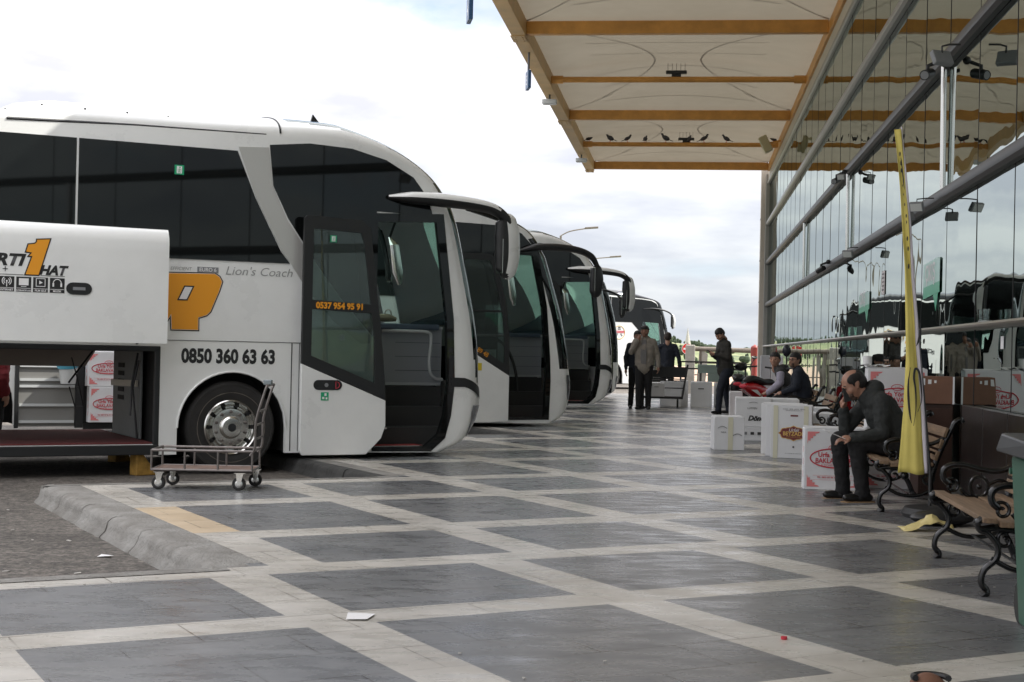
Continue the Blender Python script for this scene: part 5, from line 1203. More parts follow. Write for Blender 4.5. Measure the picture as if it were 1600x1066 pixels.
# ------------------------------------------------------------------ wheelie bin
BING = mat('green bin plastic', (.035, .11, .07), .45, var=.15, vscale=5)
o = empty('wheelie_bin', 'green wheeled rubbish bin with dark grey lid at the right edge', 'bin', T(1.50, 6.55, 0), -FA)
m = MB(); q = [(.085, .06), (.56, .06), (.56, .58), (.085, .58)]; p = [(.045, .02), (.60, .02), (.60, .62), (.045, .62)]
m.add([(x + .0, y, .0) for x, y in q] + [(x, y, .80) for x, y in p], [(0, 3, 2, 1), (4, 5, 6, 7), (0, 1, 5, 4), (1, 2, 6, 5), (2, 3, 7, 6), (3, 0, 4, 7)]); m.build('body', BING, o, smooth=False, bevel=.02, seg=3)
m = MB(); m.add([(-.02, -.03, .815), (.65, -.03, .815), (.65, .66, .815), (-.02, .66, .815), (-.02, -.03, .895), (.65, -.03, .905), (.62, .62, .915), (.0, .62, .905)], [(0, 3, 2, 1), (4, 5, 6, 7), (0, 1, 5, 4), (1, 2, 6, 5), (2, 3, 7, 6), (3, 0, 4, 7)])
m.build('lid', mat('dark grey plastic', (.045, .047, .05), .45), o, smooth=False, bevel=.012)
for k in (0, 1): MB().box((.055, .10 + .4 * k, .62), (.10, .13 + .4 * k, .79)).build('rib', BING, o, smooth=False, bevel=.006)
MB().cyl((.05, .66, .72), (.6, .66, .72), .016, n=10).build('handle', BING, o)
for x in (.09, .55): MB().cyl((x, .60, .1), (x + .05, .60, .1), .1, n=20).build('wheel', RUBBER, o)
# ------------------------------------------------------------------ feather flag
YFLAG = mat('yellow flag cloth', (.74, .62, .16), .7, var=.12, vscale=3, bump=.4, bscale=8)
fl = empty('feather_flag', 'tall narrow yellow feather flag with white hem on a pole before the glass', 'flag', T(1.93, 11.8, 0), -FA)
FLl = [(-.334, 3.082), (-.312, 2.929), (-.282, 2.624), (-.258, 2.325), (-.230, 1.963), (-.212, 1.557), (-.205, 1.252), (-.215, .845), (-.25, .337)]
FLr = [(-.27, 3.067), (-.235, 2.777), (-.186, 2.325), (-.15, 1.88), (-.118, 1.558), (-.105, 1.39), (-.072, 1.10), (-.045, .745), (-.015, .358)]
def fx(P, z): zz_ = [p[1] for p in P][::-1]; return float(np.interp(z, zz_, [p[0] for p in P][::-1]))
m = MB(); nz_, nx_ = 60, 10; V = []
for i in range(nz_ + 1):
    z = 3.07 - 2.73 * i / nz_
    for k in range(nx_ + 1):
        a, b_ = fx(FLl, z), fx(FLr, z) - .012 - .02 * min(1, (3.1 - z) / 2); t = k / nx_; w_ = (1 - z / 3.1)
        V.append((a + (b_ - a) * t, .012 * math.sin(t * 5.0 + z * 2.2) * (.3 + w_) + .007 * math.sin(z * 9 + t * 3) + .006 * w_ * math.sin(t * 15 + z), z + .01 * math.sin(t * 6) * w_))
m.add(V, [(i * (nx_ + 1) + k, i * (nx_ + 1) + k + 1, (i + 1) * (nx_ + 1) + k + 1, (i + 1) * (nx_ + 1) + k) for i in range(nz_) for k in range(nx_)])
fb = m.build('flag_cloth', YFLAG, fl, ang=80); so = fb.modifiers.new('solid', 'SOLIDIFY'); so.thickness = .003
m = MB(); V = []
for i in range(nz_ + 1):
    z = 3.09 - 2.745 * i / nz_; x = fx(FLr, z); y0 = .012 * math.sin(5 + z * 2.2) * (.3 + 1 - z / 3.1)
    hw = .012 + .02 * min(1, (3.1 - z) / 2); V += [(x - hw, y0 * .8, z), (x - hw * .35, y0 * .6 - .006, z), (x, 0, z)]
m.add(V, [(i * 3 + k, i * 3 + k + 1, i * 3 + k + 4, i * 3 + k + 3) for i in range(nz_) for k in range(2)]); hm = m.build('white_hem', mat('white flag hem', (.66, .62, .68), .7), fl, ang=80)
so = hm.modifiers.new('solid', 'SOLIDIFY'); so.thickness = .003
MB().tube([(-.30, .006, 3.08), (-.16, .01, 1.9), (-.0, .01, .35), (.0, .0, .02)], [.006, .01, .012, .014], n=8).build('pole', DARKM, fl)
m = MB()
def stroke(pts, r0):
    P = crv([(x - 1.93, -.06, z) for x, z in pts], 6); n = len(P); MB().tube(P, [max(.002, r0 * math.sin(math.pi * (i + .3) / (n + .3))) for i in range(n)], n=6, flat=.15, up=(0, 1, 0)).build('script_mark', BLACKV, fl)
stroke([(1.752, 1.18), (1.738, 1.06), (1.742, .93), (1.756, .80), (1.77, .74)], .009)
stroke([(1.785, .72), (1.80, .85), (1.795, 1.0), (1.780, 1.1), (1.79, 1.17), (1.82, 1.14), (1.838, 1.02), (1.842, .92), (1.815, .83)], .009)
stroke([(1.812, 1.56), (1.822, 1.47), (1.812, 1.40), (1.794, 1.35)], .010)
for x, z, r_ in ((1.642, 2.87, .006), (1.652, 2.80, .007), (1.656, 2.74, .006), (1.668, 2.62, .003), (1.676, 2.55, .003), (1.686, 2.47, .004), (1.70, 2.38, .005), (1.704, 2.33, .004), (1.712, 2.2, .006), (1.72, 2.12, .006), (1.727, 1.98, .007)):
    MB().ball((x - 1.93 + .0, -.03, z), r_, .002, r_ * 3.2, n=6, m=4).build('script_mark', BLACKV, fl)
m = MB(); m.lathe([(.0, .0), (.26, .0), (.27, .03), (.24, .075), (.12, .09), (.02, .09)], (0, 0, 0), Z, n=24, flat=.8); m.build('base', mat('black rubber', (.02, .02, .02), .6), fl)
# slack black sack behind the cloth and the yellow rag
sk = MB().ball((0, 0, .055), .24, .15, .06, n=18, m=8).build('black_sack', BLACKP); sk.location = T(1.93, 11.25, 0); tag(sk, 'flat black rubber sack on the ground below the yellow flag', 'sack')
rg = MB(); rr = random.Random(8); V = []
for j in range(10):
    for i in range(14):
        x = (i / 13 - .5) * .36; y = (j / 9 - .5) * .2; V.append((x + rr.uniform(-.01, .01), y + rr.uniform(-.01, .01), max(.004, .10 * math.exp(-((x - .05) ** 2 + y * y) * 60) + .03 * noise.noise(Vector((x * 14, y * 14, 0))) + .01)))
rg.add(V, [(j * 14 + i, j * 14 + i + 1, (j + 1) * 14 + i + 1, (j + 1) * 14 + i) for j in range(9) for i in range(13)])
rg = rg.build('yellow_bag', mat('pale yellow plastic', (.62, .52, .22), .5), ang=25); rg.location = T(1.75, 10.85, 0); tag(rg, 'crumpled pale yellow plastic bag on the ground between the benches', 'plastic bag'); so = rg.modifiers.new('s', 'SOLIDIFY'); so.thickness = .002
# ------------------------------------------------------------------ luggage trolleys
RUST = mat('rusty deck plate', (.16, .10, .075), .7, var=.5, vscale=9)
def caster(o, x, y, r=.058):
    m = MB(); m.lathe([(.012, -.018), (.05 * r / .058, -.018), (r, -.012), (r, .012), (.05 * r / .058, .018), (.012, .018)], (x, y, r), (0, 1, 0), n=24); w_ = m.build('caster', RUBBER, o)
    MB().lathe([(0, -.0195), (.030, -.0195), (.036, -.016), (.036, .016), (.030, .0195), (0, .0195)], (x, y, r), (0, 1, 0), n=18).build('caster_rim', CHROME, w_)
    m = MB()
    for s_ in (-1, 1): m.poly([(x - .012, r - .012), (x + .012, r - .012), (x + .04, .148), (x - .025, .148)], lambda a, z, k: (a, y + s_ * (.024 + k), z), .003)
    m.box((x - .04, y - .03, .146), (x + .05, y + .03, .152)); m.build('caster_fork', CHROME, w_, smooth=False, merge=False)
tr = empty('luggage_trolley', 'bare steel luggage trolley with low rail and ladder handle before the nearest coach', 'trolley', (-2.62, 12.42, 0), R_(2))
x0, x1, y0, y1 = -.42, .43, -.10, .36
MB().box((x0 + .01, y0 + .01, .165), (x1 - .01, y1 - .01, .175)).build('deck', RUST, tr, smooth=False)
m = MB(); r_ = .011
for z in (.17, .335):
    L_ = [(x0, y0, z), (x1, y0, z), (x1, y1, z), (x0, y1, z), (x0, y0, z)]
    for a, b_ in zip(L_, L_[1:]): m.cyl(a, b_, r_, n=8)
for x in (x0, x0 + .28, x0 + .56, x1):
    for y in (y0, y1): m.cyl((x, y, .17), (x, y, .335), r_ * .85, n=8)
m.build('rail_frame', STEEL, tr, merge=False)
m = MB()
for y in (y0, y1): m.tube(crv([(x1 - .02, y, .30), (x1 + .02, y, .38), (x1 + .025, y, .60), (x1 + .09, y + (.01 if y < 0 else -.02), .84), (x1 + .11, y + .02, .90)], 4), r_, n=8)
m.cyl((x1 + .11, y0 + .02, .90), (x1 + .11, y1 - .0, .90), r_, n=8)
for z, dx in ((.44, .02), (.56, .022), (.68, .045)): m.cyl((x1 + dx, y0, z), (x1 + dx, y1 - .01, z), r_ * .9, n=8)
m.build('ladder_handle', STEEL, tr, merge=False)
MB().hexa((x1 + .10, y0 + .14, .925), (.035, 0, 0), (0, .05, .0), (0, 0, .022)).build('coin_lock', mat('grey coin lock', (.22, .26, .28), .4), tr, smooth=False, bevel=.008)
for x, y in ((x0 + .06, y0 + .02), (x0 + .10, y1 - .03), (x1 - .11, y0 + .02), (x1 - .03, y1 - .03)): caster(tr, x, y)
t2 = empty('luggage_trolley', 'dark luggage trolley with slatted back standing by the man seen from behind', 'trolley', T(-.42, 33.6, 0), -FA)
m = MB()
for x in (-.62, .32): m.bar((x, 0, .2), (x + .12, -.05, 1.0), .035, .035)
for z in (.24, .45, .62, .66): m.bar((-.62 + .12 * (z - .2) / .8, -.02, z), (.32 + .12 * (z - .2) / .8, -.02, z), .025, .025)
m.build('frame', DARKM, t2, smooth=False, merge=False); MB().box((-.55, -.05, .70), (.42, -.03, .94)).build('board', BLACKP, t2, smooth=False); MB().box((-.62, .0, .2), (.32, .75, .24)).build('deck', DARKM, t2, smooth=False)
MB().box((-.50, -.054, .86), (-.32, -.051, .94)).build('notice', WHITEV, t2, smooth=False); MB().box((-.30, -.054, .86), (-.24, -.051, .94)).build('notice', TAPE, t2, smooth=False)
for x, y in ((-.5, .05), (.22, .05), (-.5, .65), (.22, .65)): MB().cyl((x - .02, y, .09), (x + .02, y, .09), .09, n=16).build('wheel', RUBBER, t2)
# ------------------------------------------------------------------ wheel chocks, paper scraps and small litter
CHK = mat('worn yellow wood', (.42, .24, .05), .7, var=.5, vscale=10)
for (u, v), rz, lb in (((3.95, 15.15), .3, 'yellow wooden wheel chock beside the front wheel of the nearest coach'), ((4.15, 16.9), .5, 'yellow wooden wheel chock under the far side of the nearest coach')):
    c = MB().poly([(0, 0), (.26, 0), (.06, .24), (0, .24)], lambda x, z, k: (x, k, z), .14).build('wheel_chock', CHK, smooth=False, bevel=.008); c.location = W(u - .1, v, CURBZ); c.rotation_euler.z = TH + rz; tag(c, lb, 'wheel chock')
pp = MB().add([(-.045, -.08, .004), (.05, -.075, .006), (.075, .07, .004), (-.055, .085, .005)], [(0, 1, 2, 3)]); pp = pp.build('paper_scrap', WHITEV, smooth=False); pp.location = W(2.61, 6.2, .002); tag(pp, 'flat white paper scrap on the cream paving crossing in the foreground', 'paper')
so = pp.modifiers.new('s', 'SOLIDIFY'); so.thickness = .001
pp = MB().add([(-.04, -.03, .005), (.04, -.03, .012), (.05, .03, .006), (-.03, .035, .012)], [(0, 1, 2, 3)]).build('paper_scrap', WHITEV, smooth=False); pp.location = W(2.22, 9.5, CURBZ + .002); tag(pp, 'white paper scrap on the rough asphalt against the kerb', 'paper')
so = pp.modifiers.new('s', 'SOLIDIFY'); so.thickness = .001
cp = MB().cyl((0, 0, 0), (0, 0, .012), .014, n=12).build('bottle_cap', REDINK); cp.location = T(.45, 6.5, .001); tag(cp, 'small red bottle cap on the cream strip near the bottom edge', 'bottle cap')
rr = random.Random(21); lt = MB()
for k in range(110):
    if k < 70: u, v, z = rr.uniform(-1.5, 2.4), rr.uniform(8.1, 12.9), CURBZ
    else: u, v, z = rr.uniform(1, 9), rr.uniform(4.5, 12), .001
    c = W(u, v, z + .004); a = rr.uniform(0, 6.28); s_ = rr.uniform(.006, .022) * (1 if k < 70 else .45)
    lt.hexa(c, Vector((math.cos(a), math.sin(a), .1)) * s_, Vector((-math.sin(a), math.cos(a), 0)) * s_ * .6, (0, 0, .002))
lt = lt.build('litter', mat('bleached litter', (.5, .48, .44), .8, var=.4, vscale=2), smooth=False, merge=False); lt['kind'] = 'stuff'; lt['label'] = 'tiny scraps of litter and grit on the asphalt and paving'

# ------------------------------------------------------------------ exit signs and notices on the glass, glasses on the sill
for s0_, s1_, zb, zt, lb in ((15.57, 14.58, 1.87, 2.26, 'green exit sign sticker on the glass right of the flag'), (21.3, 20.1, 1.87, 2.16, 'green exit sign sticker on the glass left of the flag')):
    o = empty('exit_sign', lb, 'sign', T(FD - .012, s0_, zb), 0, 'green exit signs on the glass'); R0 = T(FD - .012, s0_, zb); Ls = s0_ - s1_; Hs = zt - zb; G2 = mat('pale green film', (.36, .60, .52), .3); G1 = mat('green film', (.01, .36, .18), .3)
    def q_(x, z): return -FE * x + Z * z
    MB().poly([(0, .0), (Ls, .04), (Ls, Hs * .38), (0, Hs * .30)], lambda x, z, k: q_(x, z) - FN * k, .002).build('lower_band', G1, o, smooth=False)
    MB().poly([(0, Hs * .30), (Ls, Hs * .38), (Ls, Hs * .95), (Ls * .9, Hs), (0, Hs * .92)], lambda x, z, k: q_(x, z) - FN * k, .002).build('upper_field', G2, o, smooth=False)
    MB().poly([(Ls * .62, .03), (Ls * .80, -.14), (Ls * .92, .04)], lambda x, z, k: q_(x, z) - FN * k, .002).build('pointer', G1, o, smooth=False)
    text('lettering', 'ÇIKIŞ', .24, WHITEV, o, q_(.14 * Ls, Hs * .45) - FN * .003, -FE, Z, bold=.004, width=1.0)
o = MB().hexa((0, 0, 0), FE * .14, FN * .002, Z * .15).build('glass_notice', mat('white notice', (.6, .56, .55), .5), smooth=False); o.location = T(FD - .01, 18.75, 2.2); tag(o, 'tall white paper notice on the glass left of the flag', 'notice')
m = MB()
for k in range(5): m.hexa((0, 0, .11 - .05 * k), FE * .09, FN * .003, Z * .008)
m.build('print_lines', INK, o, smooth=False, merge=False)
o = MB().hexa((0, 0, 0), FE * .05, FN * .002, Z * .05).build('glass_notice', WHITEV, smooth=False); o.location = T(FD - .01, 11.7, 1.39); tag(o, 'tiny white sticker on the glass just below the sill near the right edge', 'notice')
for k, lb in ((0, 'left drinking glass of the two standing on the window sill'), (1, 'right drinking glass of the two standing on the window sill')):
    o = empty('drinking_glass', lb, 'glass', T(FD - .08, 12.15 - .17 * k, RAILZ[0] + .021), 0, 'glasses on the sill'); MB().lathe([(.0, .004), (.026, .004), (.030, .02), (.036, .10), (.034, .10), (.028, .02), (0, .008)], (0, 0, 0), Z, n=20).build('glass', CLEARG, o)
    MB().lathe([(.0, .0), (.028, .0), (.028, .008), (.0, .008)], (0, 0, 0), Z, n=20).build('glass_base', LIGHTG, o)
# ------------------------------------------------------------------ railings, sign, posts, lamps
GALV = mat('weathered rail', (.20, .17, .14), .6, var=.3, vscale=3); CONC = mat('pale concrete', (.45, .43, .39), .85, var=.25, vscale=3, bump=.5)
o = empty('guard_rail', 'heavy weathered guard rail closing the far end of the platform', 'railing', T(.15, 49, 0), -FA)
m = MB(); m.cyl((0, 0, 1.42), (9, 1, 1.30), .085, n=10); m.build('top_rail', GALV, o)
for k in range(6): MB().cyl((.3 + 1.7 * k, .19 * k, -.15), (.3 + 1.7 * k, .19 * k, 1.4), .03, n=8).build('post', GALV, o)
for z in (.55, .95): MB().cyl((0, 0, z), (9, 1, z - .05), .02, n=6).build('lower_rail', GALV, o)
MB().hexa((-.05, 0, .7), (.16, 0, 0), (0, .16, 0), (0, 0, .85)).build('end_post', CONC, o, smooth=False, bevel=.03); MB().hexa((.35, .1, .6), (.14, 0, -.1), (0, .1, 0), (.05, 0, .75)).build('brace', CONC, o, smooth=False, bevel=.02)
o = empty('pipe_barrier', 'thin black pipe barrier behind the stacked cartons', 'railing', T(-.15, 36.5, 0), -FA)
m = MB()
for x in (0, .5, 1.6): m.cyl((x, 0, 0), (x, 0, 1.05), .022, n=8)
m.build('posts', DARKM, o, merge=False)
for z in (.88, 1.05): MB().cyl((0, 0, z), (1.6, 0, z), .02, n=8).build('rail', DARKM, o)
o = empty('no_entry_sign', 'round red no entry sign with white bar beyond the platform end', 'road sign', T(.0, 66, CURBZ), -FA)
MB().cyl((0, .03, 0), (0, .03, 1.9), .04, n=8).build('pole', GALV, o); MB().cyl((0, 0, 1.62), (0, .02, 1.62), .235, n=28).build('disc', mat('sign red', (.65, .03, .02), .4), o); MB().box((-.17, -.012, 1.58), (.17, -.002, 1.66)).build('bar', WHITEV, o, smooth=False); MB().lathe([(.235, -.004), (.25, -.004), (.25, .024), (.235, .024)], (0, 0, 1.62), (0, 1, 0), n=28).build('rim', WHITEV, o)
o = empty('warning_post', 'red rounded post beside the corner column of the terminal', 'post', T(2.17, 47.6, 0)); MB().lathe([(.09, 0), (.09, 1.45), (.07, 1.55), (0, 1.6)], (0, 0, 0), Z, n=14).build('post', mat('faded red paint', (.30, .05, .04), .5), o); MB().lathe([(.095, 1.2), (.13, 1.22), (.13, 1.5), (.09, 1.55)], (0, 0, 0), Z, n=14).build('cap', mat('faded red paint', (.30, .05, .04), .5), o)
for (x, y, z), a, lb in (((4.4, 78, 0), 1.35, 'street lamp seen above the roof of the third coach, left one'), ((5.15, 92, 0), 1.9, 'street lamp with a raised arm behind the mirror of the third coach')):
    o = empty('street_lamp', lb, 'street lamp', (x, y, CURBZ - 1), 0, 'street lamps beyond the coaches'); H = 8.6 if y < 80 else 8.0
    x_ = -1.9 if y < 80 else -.9
    MB().cyl((x_, 0, 0), (x_, 0, H), .09, .06, n=10).build('pole', GALV, o); MB().tube(crv([(x_, 0, H), (x_ + .5, 0, H + .25), (x_ + a, 0, H + .42)], 4), .035, n=6).build('arm', GALV, o); MB().hexa((x_ + a + .3, 0, H + .46), (.36, 0, .03), (0, .12, 0), (0, 0, .05)).build('lamp_head', GALV, o, smooth=False, bevel=.02)
o = empty('distant_spire', 'thin pale spire rising over the far hillside above the no entry sign', 'spire', (71.5, 590, -1)); MB().lathe([(1.6, 0), (1.1, 6), (1.3, 6.2), (.7, 9), (0, 13)], (0, 0, 0), Z, n=10).build('spire', CONC, o)
o = MB().add([(0, 0, .0), (5, 0, .0), (7, 22, .6), (1.5, 24, 1.5), (2.5, 10, 1.4)], [(0, 1, 4), (1, 2, 4), (2, 3, 4), (3, 0, 4)]).build('sand_heap', mat('dry pinkish soil', (.42, .30, .22), .95, var=.3), ang=80); o.location = (6.3, 60, -.8); struct(o)
# ------------------------------------------------------------------ scooters
def scooter(label, loc, rz, m1, group='parked scooters'):
    o = empty('scooter', label, 'scooter', loc, rz, group)      # local: x forward
    for x in (-.62, .62):
        w_ = MB().lathe([(.14, -.05), (.19, -.055), (.225, -.03), (.23, 0), (.225, .03), (.19, .055), (.14, .05)], (x, 0, .23), (0, 1, 0), n=26).build('wheel', RUBBER, o); MB().lathe([(0, -.03), (.04, -.045), (.14, -.04), (.14, .04), (.04, .045), (0, .03)], (x, 0, .23), (0, 1, 0), n=20).build('rim', STEEL, w_)
    m = MB(); m.tube(crv([(-.86, 0, .66), (-.6, 0, .62), (-.35, 0, .52), (-.15, 0, .38), (.0, 0, .28)], 4), [.05, .07, .09, .11, .12, .13, .14, .15, .155, .16, .16, .15, .14, .13, .13, .12, .12], n=14, flat=1.35, up=(0, 1, 0))
    m.box((-.1, -.14, .22), (.36, .14, .30)); m.build('body', m1, o, ang=50, merge=False)
    m = MB(); m.tube(crv([(.33, 0, .26), (.42, 0, .45), (.41, 0, .66), (.35, 0, .80)], 4), [.06, .12, .17, .19, .2, .2, .2, .19, .17, .15, .12, .09, .06], n=14, flat=.35, up=(0, 1, 0)); m.ball((.62, 0, .40), .2, .08, .09); m.build('front_shield', m1, o, ang=50, merge=False)
    m = MB(); m.tube(crv([(-.80, 0, .76), (-.6, 0, .80), (-.3, 0, .74), (-.08, 0, .74), (.0, 0, .70)], 4), [.05, .09, .11, .12, .125, .13, .13, .125, .12, .115, .115, .12, .12, .11, .10, .08, .05], n=14, flat=.55, up=(0, 0, 1)); m.build('seat', BLACKP, o)
    for s_ in (-1, 1):
        MB().poly([(-.80, .60), (-.52, .60), (-.18, .40), (-.45, .45)], lambda x, z, k: (x, s_ * (.145 + k), z), .008).build('side_panel', WHITEV, o, smooth=False)
        MB().tube([(.30, s_ * .1, 1.0), (.22, s_ * .34, 1.02)], .018, n=8).build('grip', BLACKP, o); MB().tube([(.30, s_ * .2, 1.02), (.34, s_ * .27, 1.16)], .008, n=6).build('mirror_stalk', BLACKP, o); MB().ball((.34, s_ * .28, 1.20), .025, .06, .04, n=12, m=6).build('mirror', CHROME, o)
    MB().ball((.34, 0, 1.0), .12, .14, .09).build('handlebar_cover', BLACKP, o); MB().ball((-.87, 0, .66), .03, .09, .04).build('tail_light', REDINK, o); MB().ball((.50, 0, .72), .05, .07, .06).build('headlight', CHROME, o)
    MB().tube([(-.45, -.14, .25), (-.95, -.16, .32)], [.03, .055], n=10).build('exhaust', DARKM, o); MB().tube([(-.1, .1, .25), (-.14, .2, .0)], .012, n=6).build('stand', STEEL, o); MB().tube([(-.62, 0, .45), (-.9, 0, .42), (-.98, 0, .28)], [.06, .05, .03], n=8, flat=.3).build('mudguard', BLACKP, o)
REDP = mat('red scooter paint', (.50, .012, .018), .25, coat=.5)
scooter('red scooter with black seat and white side panels parked behind the cartons', T(1.62, 28.2, 0), R_(42), REDP)
scooter('dark scooter behind the red one, only its handlebars and round mirror clearly visible', T(1.10, 30.6, 0), R_(78), BLACKP)
o = MB().ball((0, 0, .0), .085, .085, .12).build('helmet', mat('dark blue helmet', (.012, .014, .025), .35)); o.location = T(1.92, 28.65, 1.35); tag(o, 'dark rounded helmet above the head of the seated young man', 'helmet')
MB().tube([(0, 0, -.35), (0, 0, -.05)], .015, n=6).build('stalk', BLACKP, o)
# things seen through the open bay of the nearest coach: cartons and bucket in the second coach
def carton_b(label, x, z, w, d, h, rz=0.):
    o = carton(label, 0, 0, w, d, h, kind='urfa'); o.location = BL(b2, x, -.18, z); o.rotation_euler.z = TH + rz; o['group'] = 'cartons in the open bay of the second coach'; return o
carton_b('lower carton with red oval print seen through the open luggage bay', -7.87, .26, .56, .16, .50)
carton_b('upper carton with red oval print seen through the open luggage bay', -7.90, .765, .58, .16, .48)
o = empty('bucket', 'white bucket with blue lining hanging by the louvres behind the open bay', 'bucket', BL(b2, -8.17, -.22, .80), TH)
MB().lathe([(.0, 0), (.10, 0), (.13, .24), (.126, .24), (.096, .01), (0, .01)], (0, 0, 0), Z, n=20).build('pail', LIGHTG, o); MB().lathe([(.128, .20), (.15, .25), (.12, .27), (.10, .2)], (-.01, 0, 0), Z, n=14).build('blue_liner', mat('blue plastic film', (.10, .42, .60), .4), o)
# ------------------------------------------------------------------ people
def cloth(name, col, var=.18): return mat(name, col, .85, var=var, vscale=9, bump=1.2, bscale=28)
def fuse(name, prims, vox, m, parent, it=3, wr=0., wscale=9., seed=0):
    """prims: ('c', p, q, r0, r1[, flat, up]) tapered capsules or ('e', c, rx, ry, rz, rot); fused into ONE continuous skin"""
    mb = MB()
    for P in prims:
        if P[0] == 'e': mb.ball(P[1], P[2], P[3], P[4], n=20, m=12, rot=P[5] if len(P) > 5 else None)
        else:
            p, q = Vector(P[1]), Vector(P[2]); r0, r1 = P[3], P[4]; d = (q - p); L = max(d.length, 1e-4); d = d / L
            pts = []; rr = []
            for k in range(5): a = math.pi / 2 * k / 4; pts.append(p - d * r0 * math.cos(a)); rr.append(max(r0 * math.sin(a), r0 * .05))
            for k in range(1, 4): pts.append(p.lerp(q, k / 4)); rr.append(r0 + (r1 - r0) * k / 4)
            for k in range(5): a = math.pi / 2 * k / 4; pts.append(q + d * r1 * math.sin(a)); rr.append(max(r1 * math.cos(a), r1 * .05))
            mb.tube(pts, rr, n=14, flat=P[5] if len(P) > 5 else None, up=P[6] if len(P) > 6 else None)
    me = bpy.data.meshes.new('t'); me.from_pydata(mb.v, [], mb.f); ob = bpy.data.objects.new('t', me); COL.objects.link(ob)
    r = ob.modifiers.new('r', 'REMESH'); r.mode = 'VOXEL'; r.voxel_size = vox
    s = ob.modifiers.new('s', 'SMOOTH'); s.iterations = it; s.factor = .5
    dg = bpy.context.evaluated_depsgraph_get(); dg.update(); m2 = bpy.data.meshes.new_from_object(ob.evaluated_get(dg)); bpy.data.objects.remove(ob); bpy.data.meshes.remove(me)
    m2.name = name
    if wr:
        n = len(m2.vertices); co = [v.co.copy() for v in m2.vertices]; no = [v.normal.copy() for v in m2.vertices]
        for i in range(n):
            c = co[i]; f = noise.noise(Vector((c.x * wscale, c.y * wscale, c.z * wscale * 1.7)) + Vector((seed, 0, 0))) + .5 * noise.noise(c * wscale * 2.7); m2.vertices[i].co = c + no[i] * f * wr
    m2.polygons.foreach_set('use_smooth', [True] * len(m2.polygons)); m2.materials.clear(); m2.materials.append(m)
    o = bpy.data.objects.new(name, m2); COL.objects.link(o); o.parent = parent; return o
def V3(*a): return Vector(a)
def frame(f, up=Z):
    f = Vector(f).normalized(); l = Vector(up).cross(f).normalized(); u = f.cross(l); return f, l, u
def hand(wr, fwd, palm_n, curl=.5, sc=1.0, side=1, grip=None):
    """palm + four jointed fingers + a thumb leaving the side of the palm"""
    f = Vector(fwd).normalized(); n = Vector(palm_n); n = (n - f * n.dot(f)).normalized(); t = f.cross(n) * side; P = []; wr = Vector(wr)
    P.append(('c', wr, wr + f * .05 * sc, .027 * sc, .034 * sc)); 
    for k, (o, L) in enumerate(((.030, .072), (.010, .080), (-.010, .075), (-.029, .060))):
        b = wr + f * .085 * sc + t * o * sc; P.append(('c', wr + f * .03 * sc + t * o * .7 * sc, b, .015 * sc, .011 * sc)); d = f; p = b
        for j, q in enumerate((.45, .32, .23)):
            a = curl * (.6 + .5 * j); d = (d * math.cos(a) + n * math.sin(a)).normalized(); e = p + d * L * q * sc; P.append(('c', p, e, (.0098 - .001 * j) * sc, (.0090 - .001 * j) * sc)); p = e
    b = wr + f * .02 * sc + t * .028 * sc; d = (f * .6 + t * .75 + n * .35).normalized(); m_ = b + d * .038 * sc; e = m_ + (f * .85 + n * .5 * (1 + curl) * .5).normalized() * .034 * sc
    P += [('c', b, m_, .014 * sc, .011 * sc), ('c', m_, e, .011 * sc, .009 * sc)]
    return P
def head_parts(c, f, sc=1.0, up=Z):
    f, l, u = frame(f, up); g = lambda a, b, d: c + (f * a + l * b + u * d) * sc; R = Matrix((f, l, u)).transposed()
    P = [('e', g(-.012, 0, .035), .098 * sc, .078 * sc, .088 * sc, R), ('e', g(.022, 0, -.01), .070 * sc, .066 * sc, .085 * sc, R), ('e', g(.035, 0, -.068), .045 * sc, .043 * sc, .038 * sc, R), ('e', g(.058, 0, -.088), .022 * sc, .024 * sc, .018 * sc, R),
         ('c', g(-.025, 0, -.05), g(-.045, 0, -.15), .054 * sc, .060 * sc), ('c', g(.085, 0, .012), g(.106, 0, -.022), .010 * sc, .016 * sc), ('e', g(.098, .012, -.026), .009 * sc, .008 * sc, .007 * sc, R), ('e', g(.098, -.012, -.026), .009 * sc, .008 * sc, .007 * sc, R),
         ('c', g(.078, .036, .028), g(.086, .012, .026), .010 * sc, .010 * sc), ('c', g(.078, -.036, .028), g(.086, -.012, .026), .010 * sc, .010 * sc), ('c', g(.085, -.018, -.056), g(.085, .018, -.056), .0085 * sc, .0085 * sc), ('c', g(.083, -.015, -.067), g(.083, .015, -.067), .009 * sc, .009 * sc),
         ('e', g(.055, .045, -.02), .025 * sc, .02 * sc, .022 * sc, R), ('e', g(.055, -.045, -.02), .025 * sc, .02 * sc, .022 * sc, R)]
    for s_ in (-1, 1): P += [('c', g(-.012, s_ * .080, .018), g(-.004, s_ * .078, -.025), .012 * sc, .009 * sc, .6, l)]
    return P
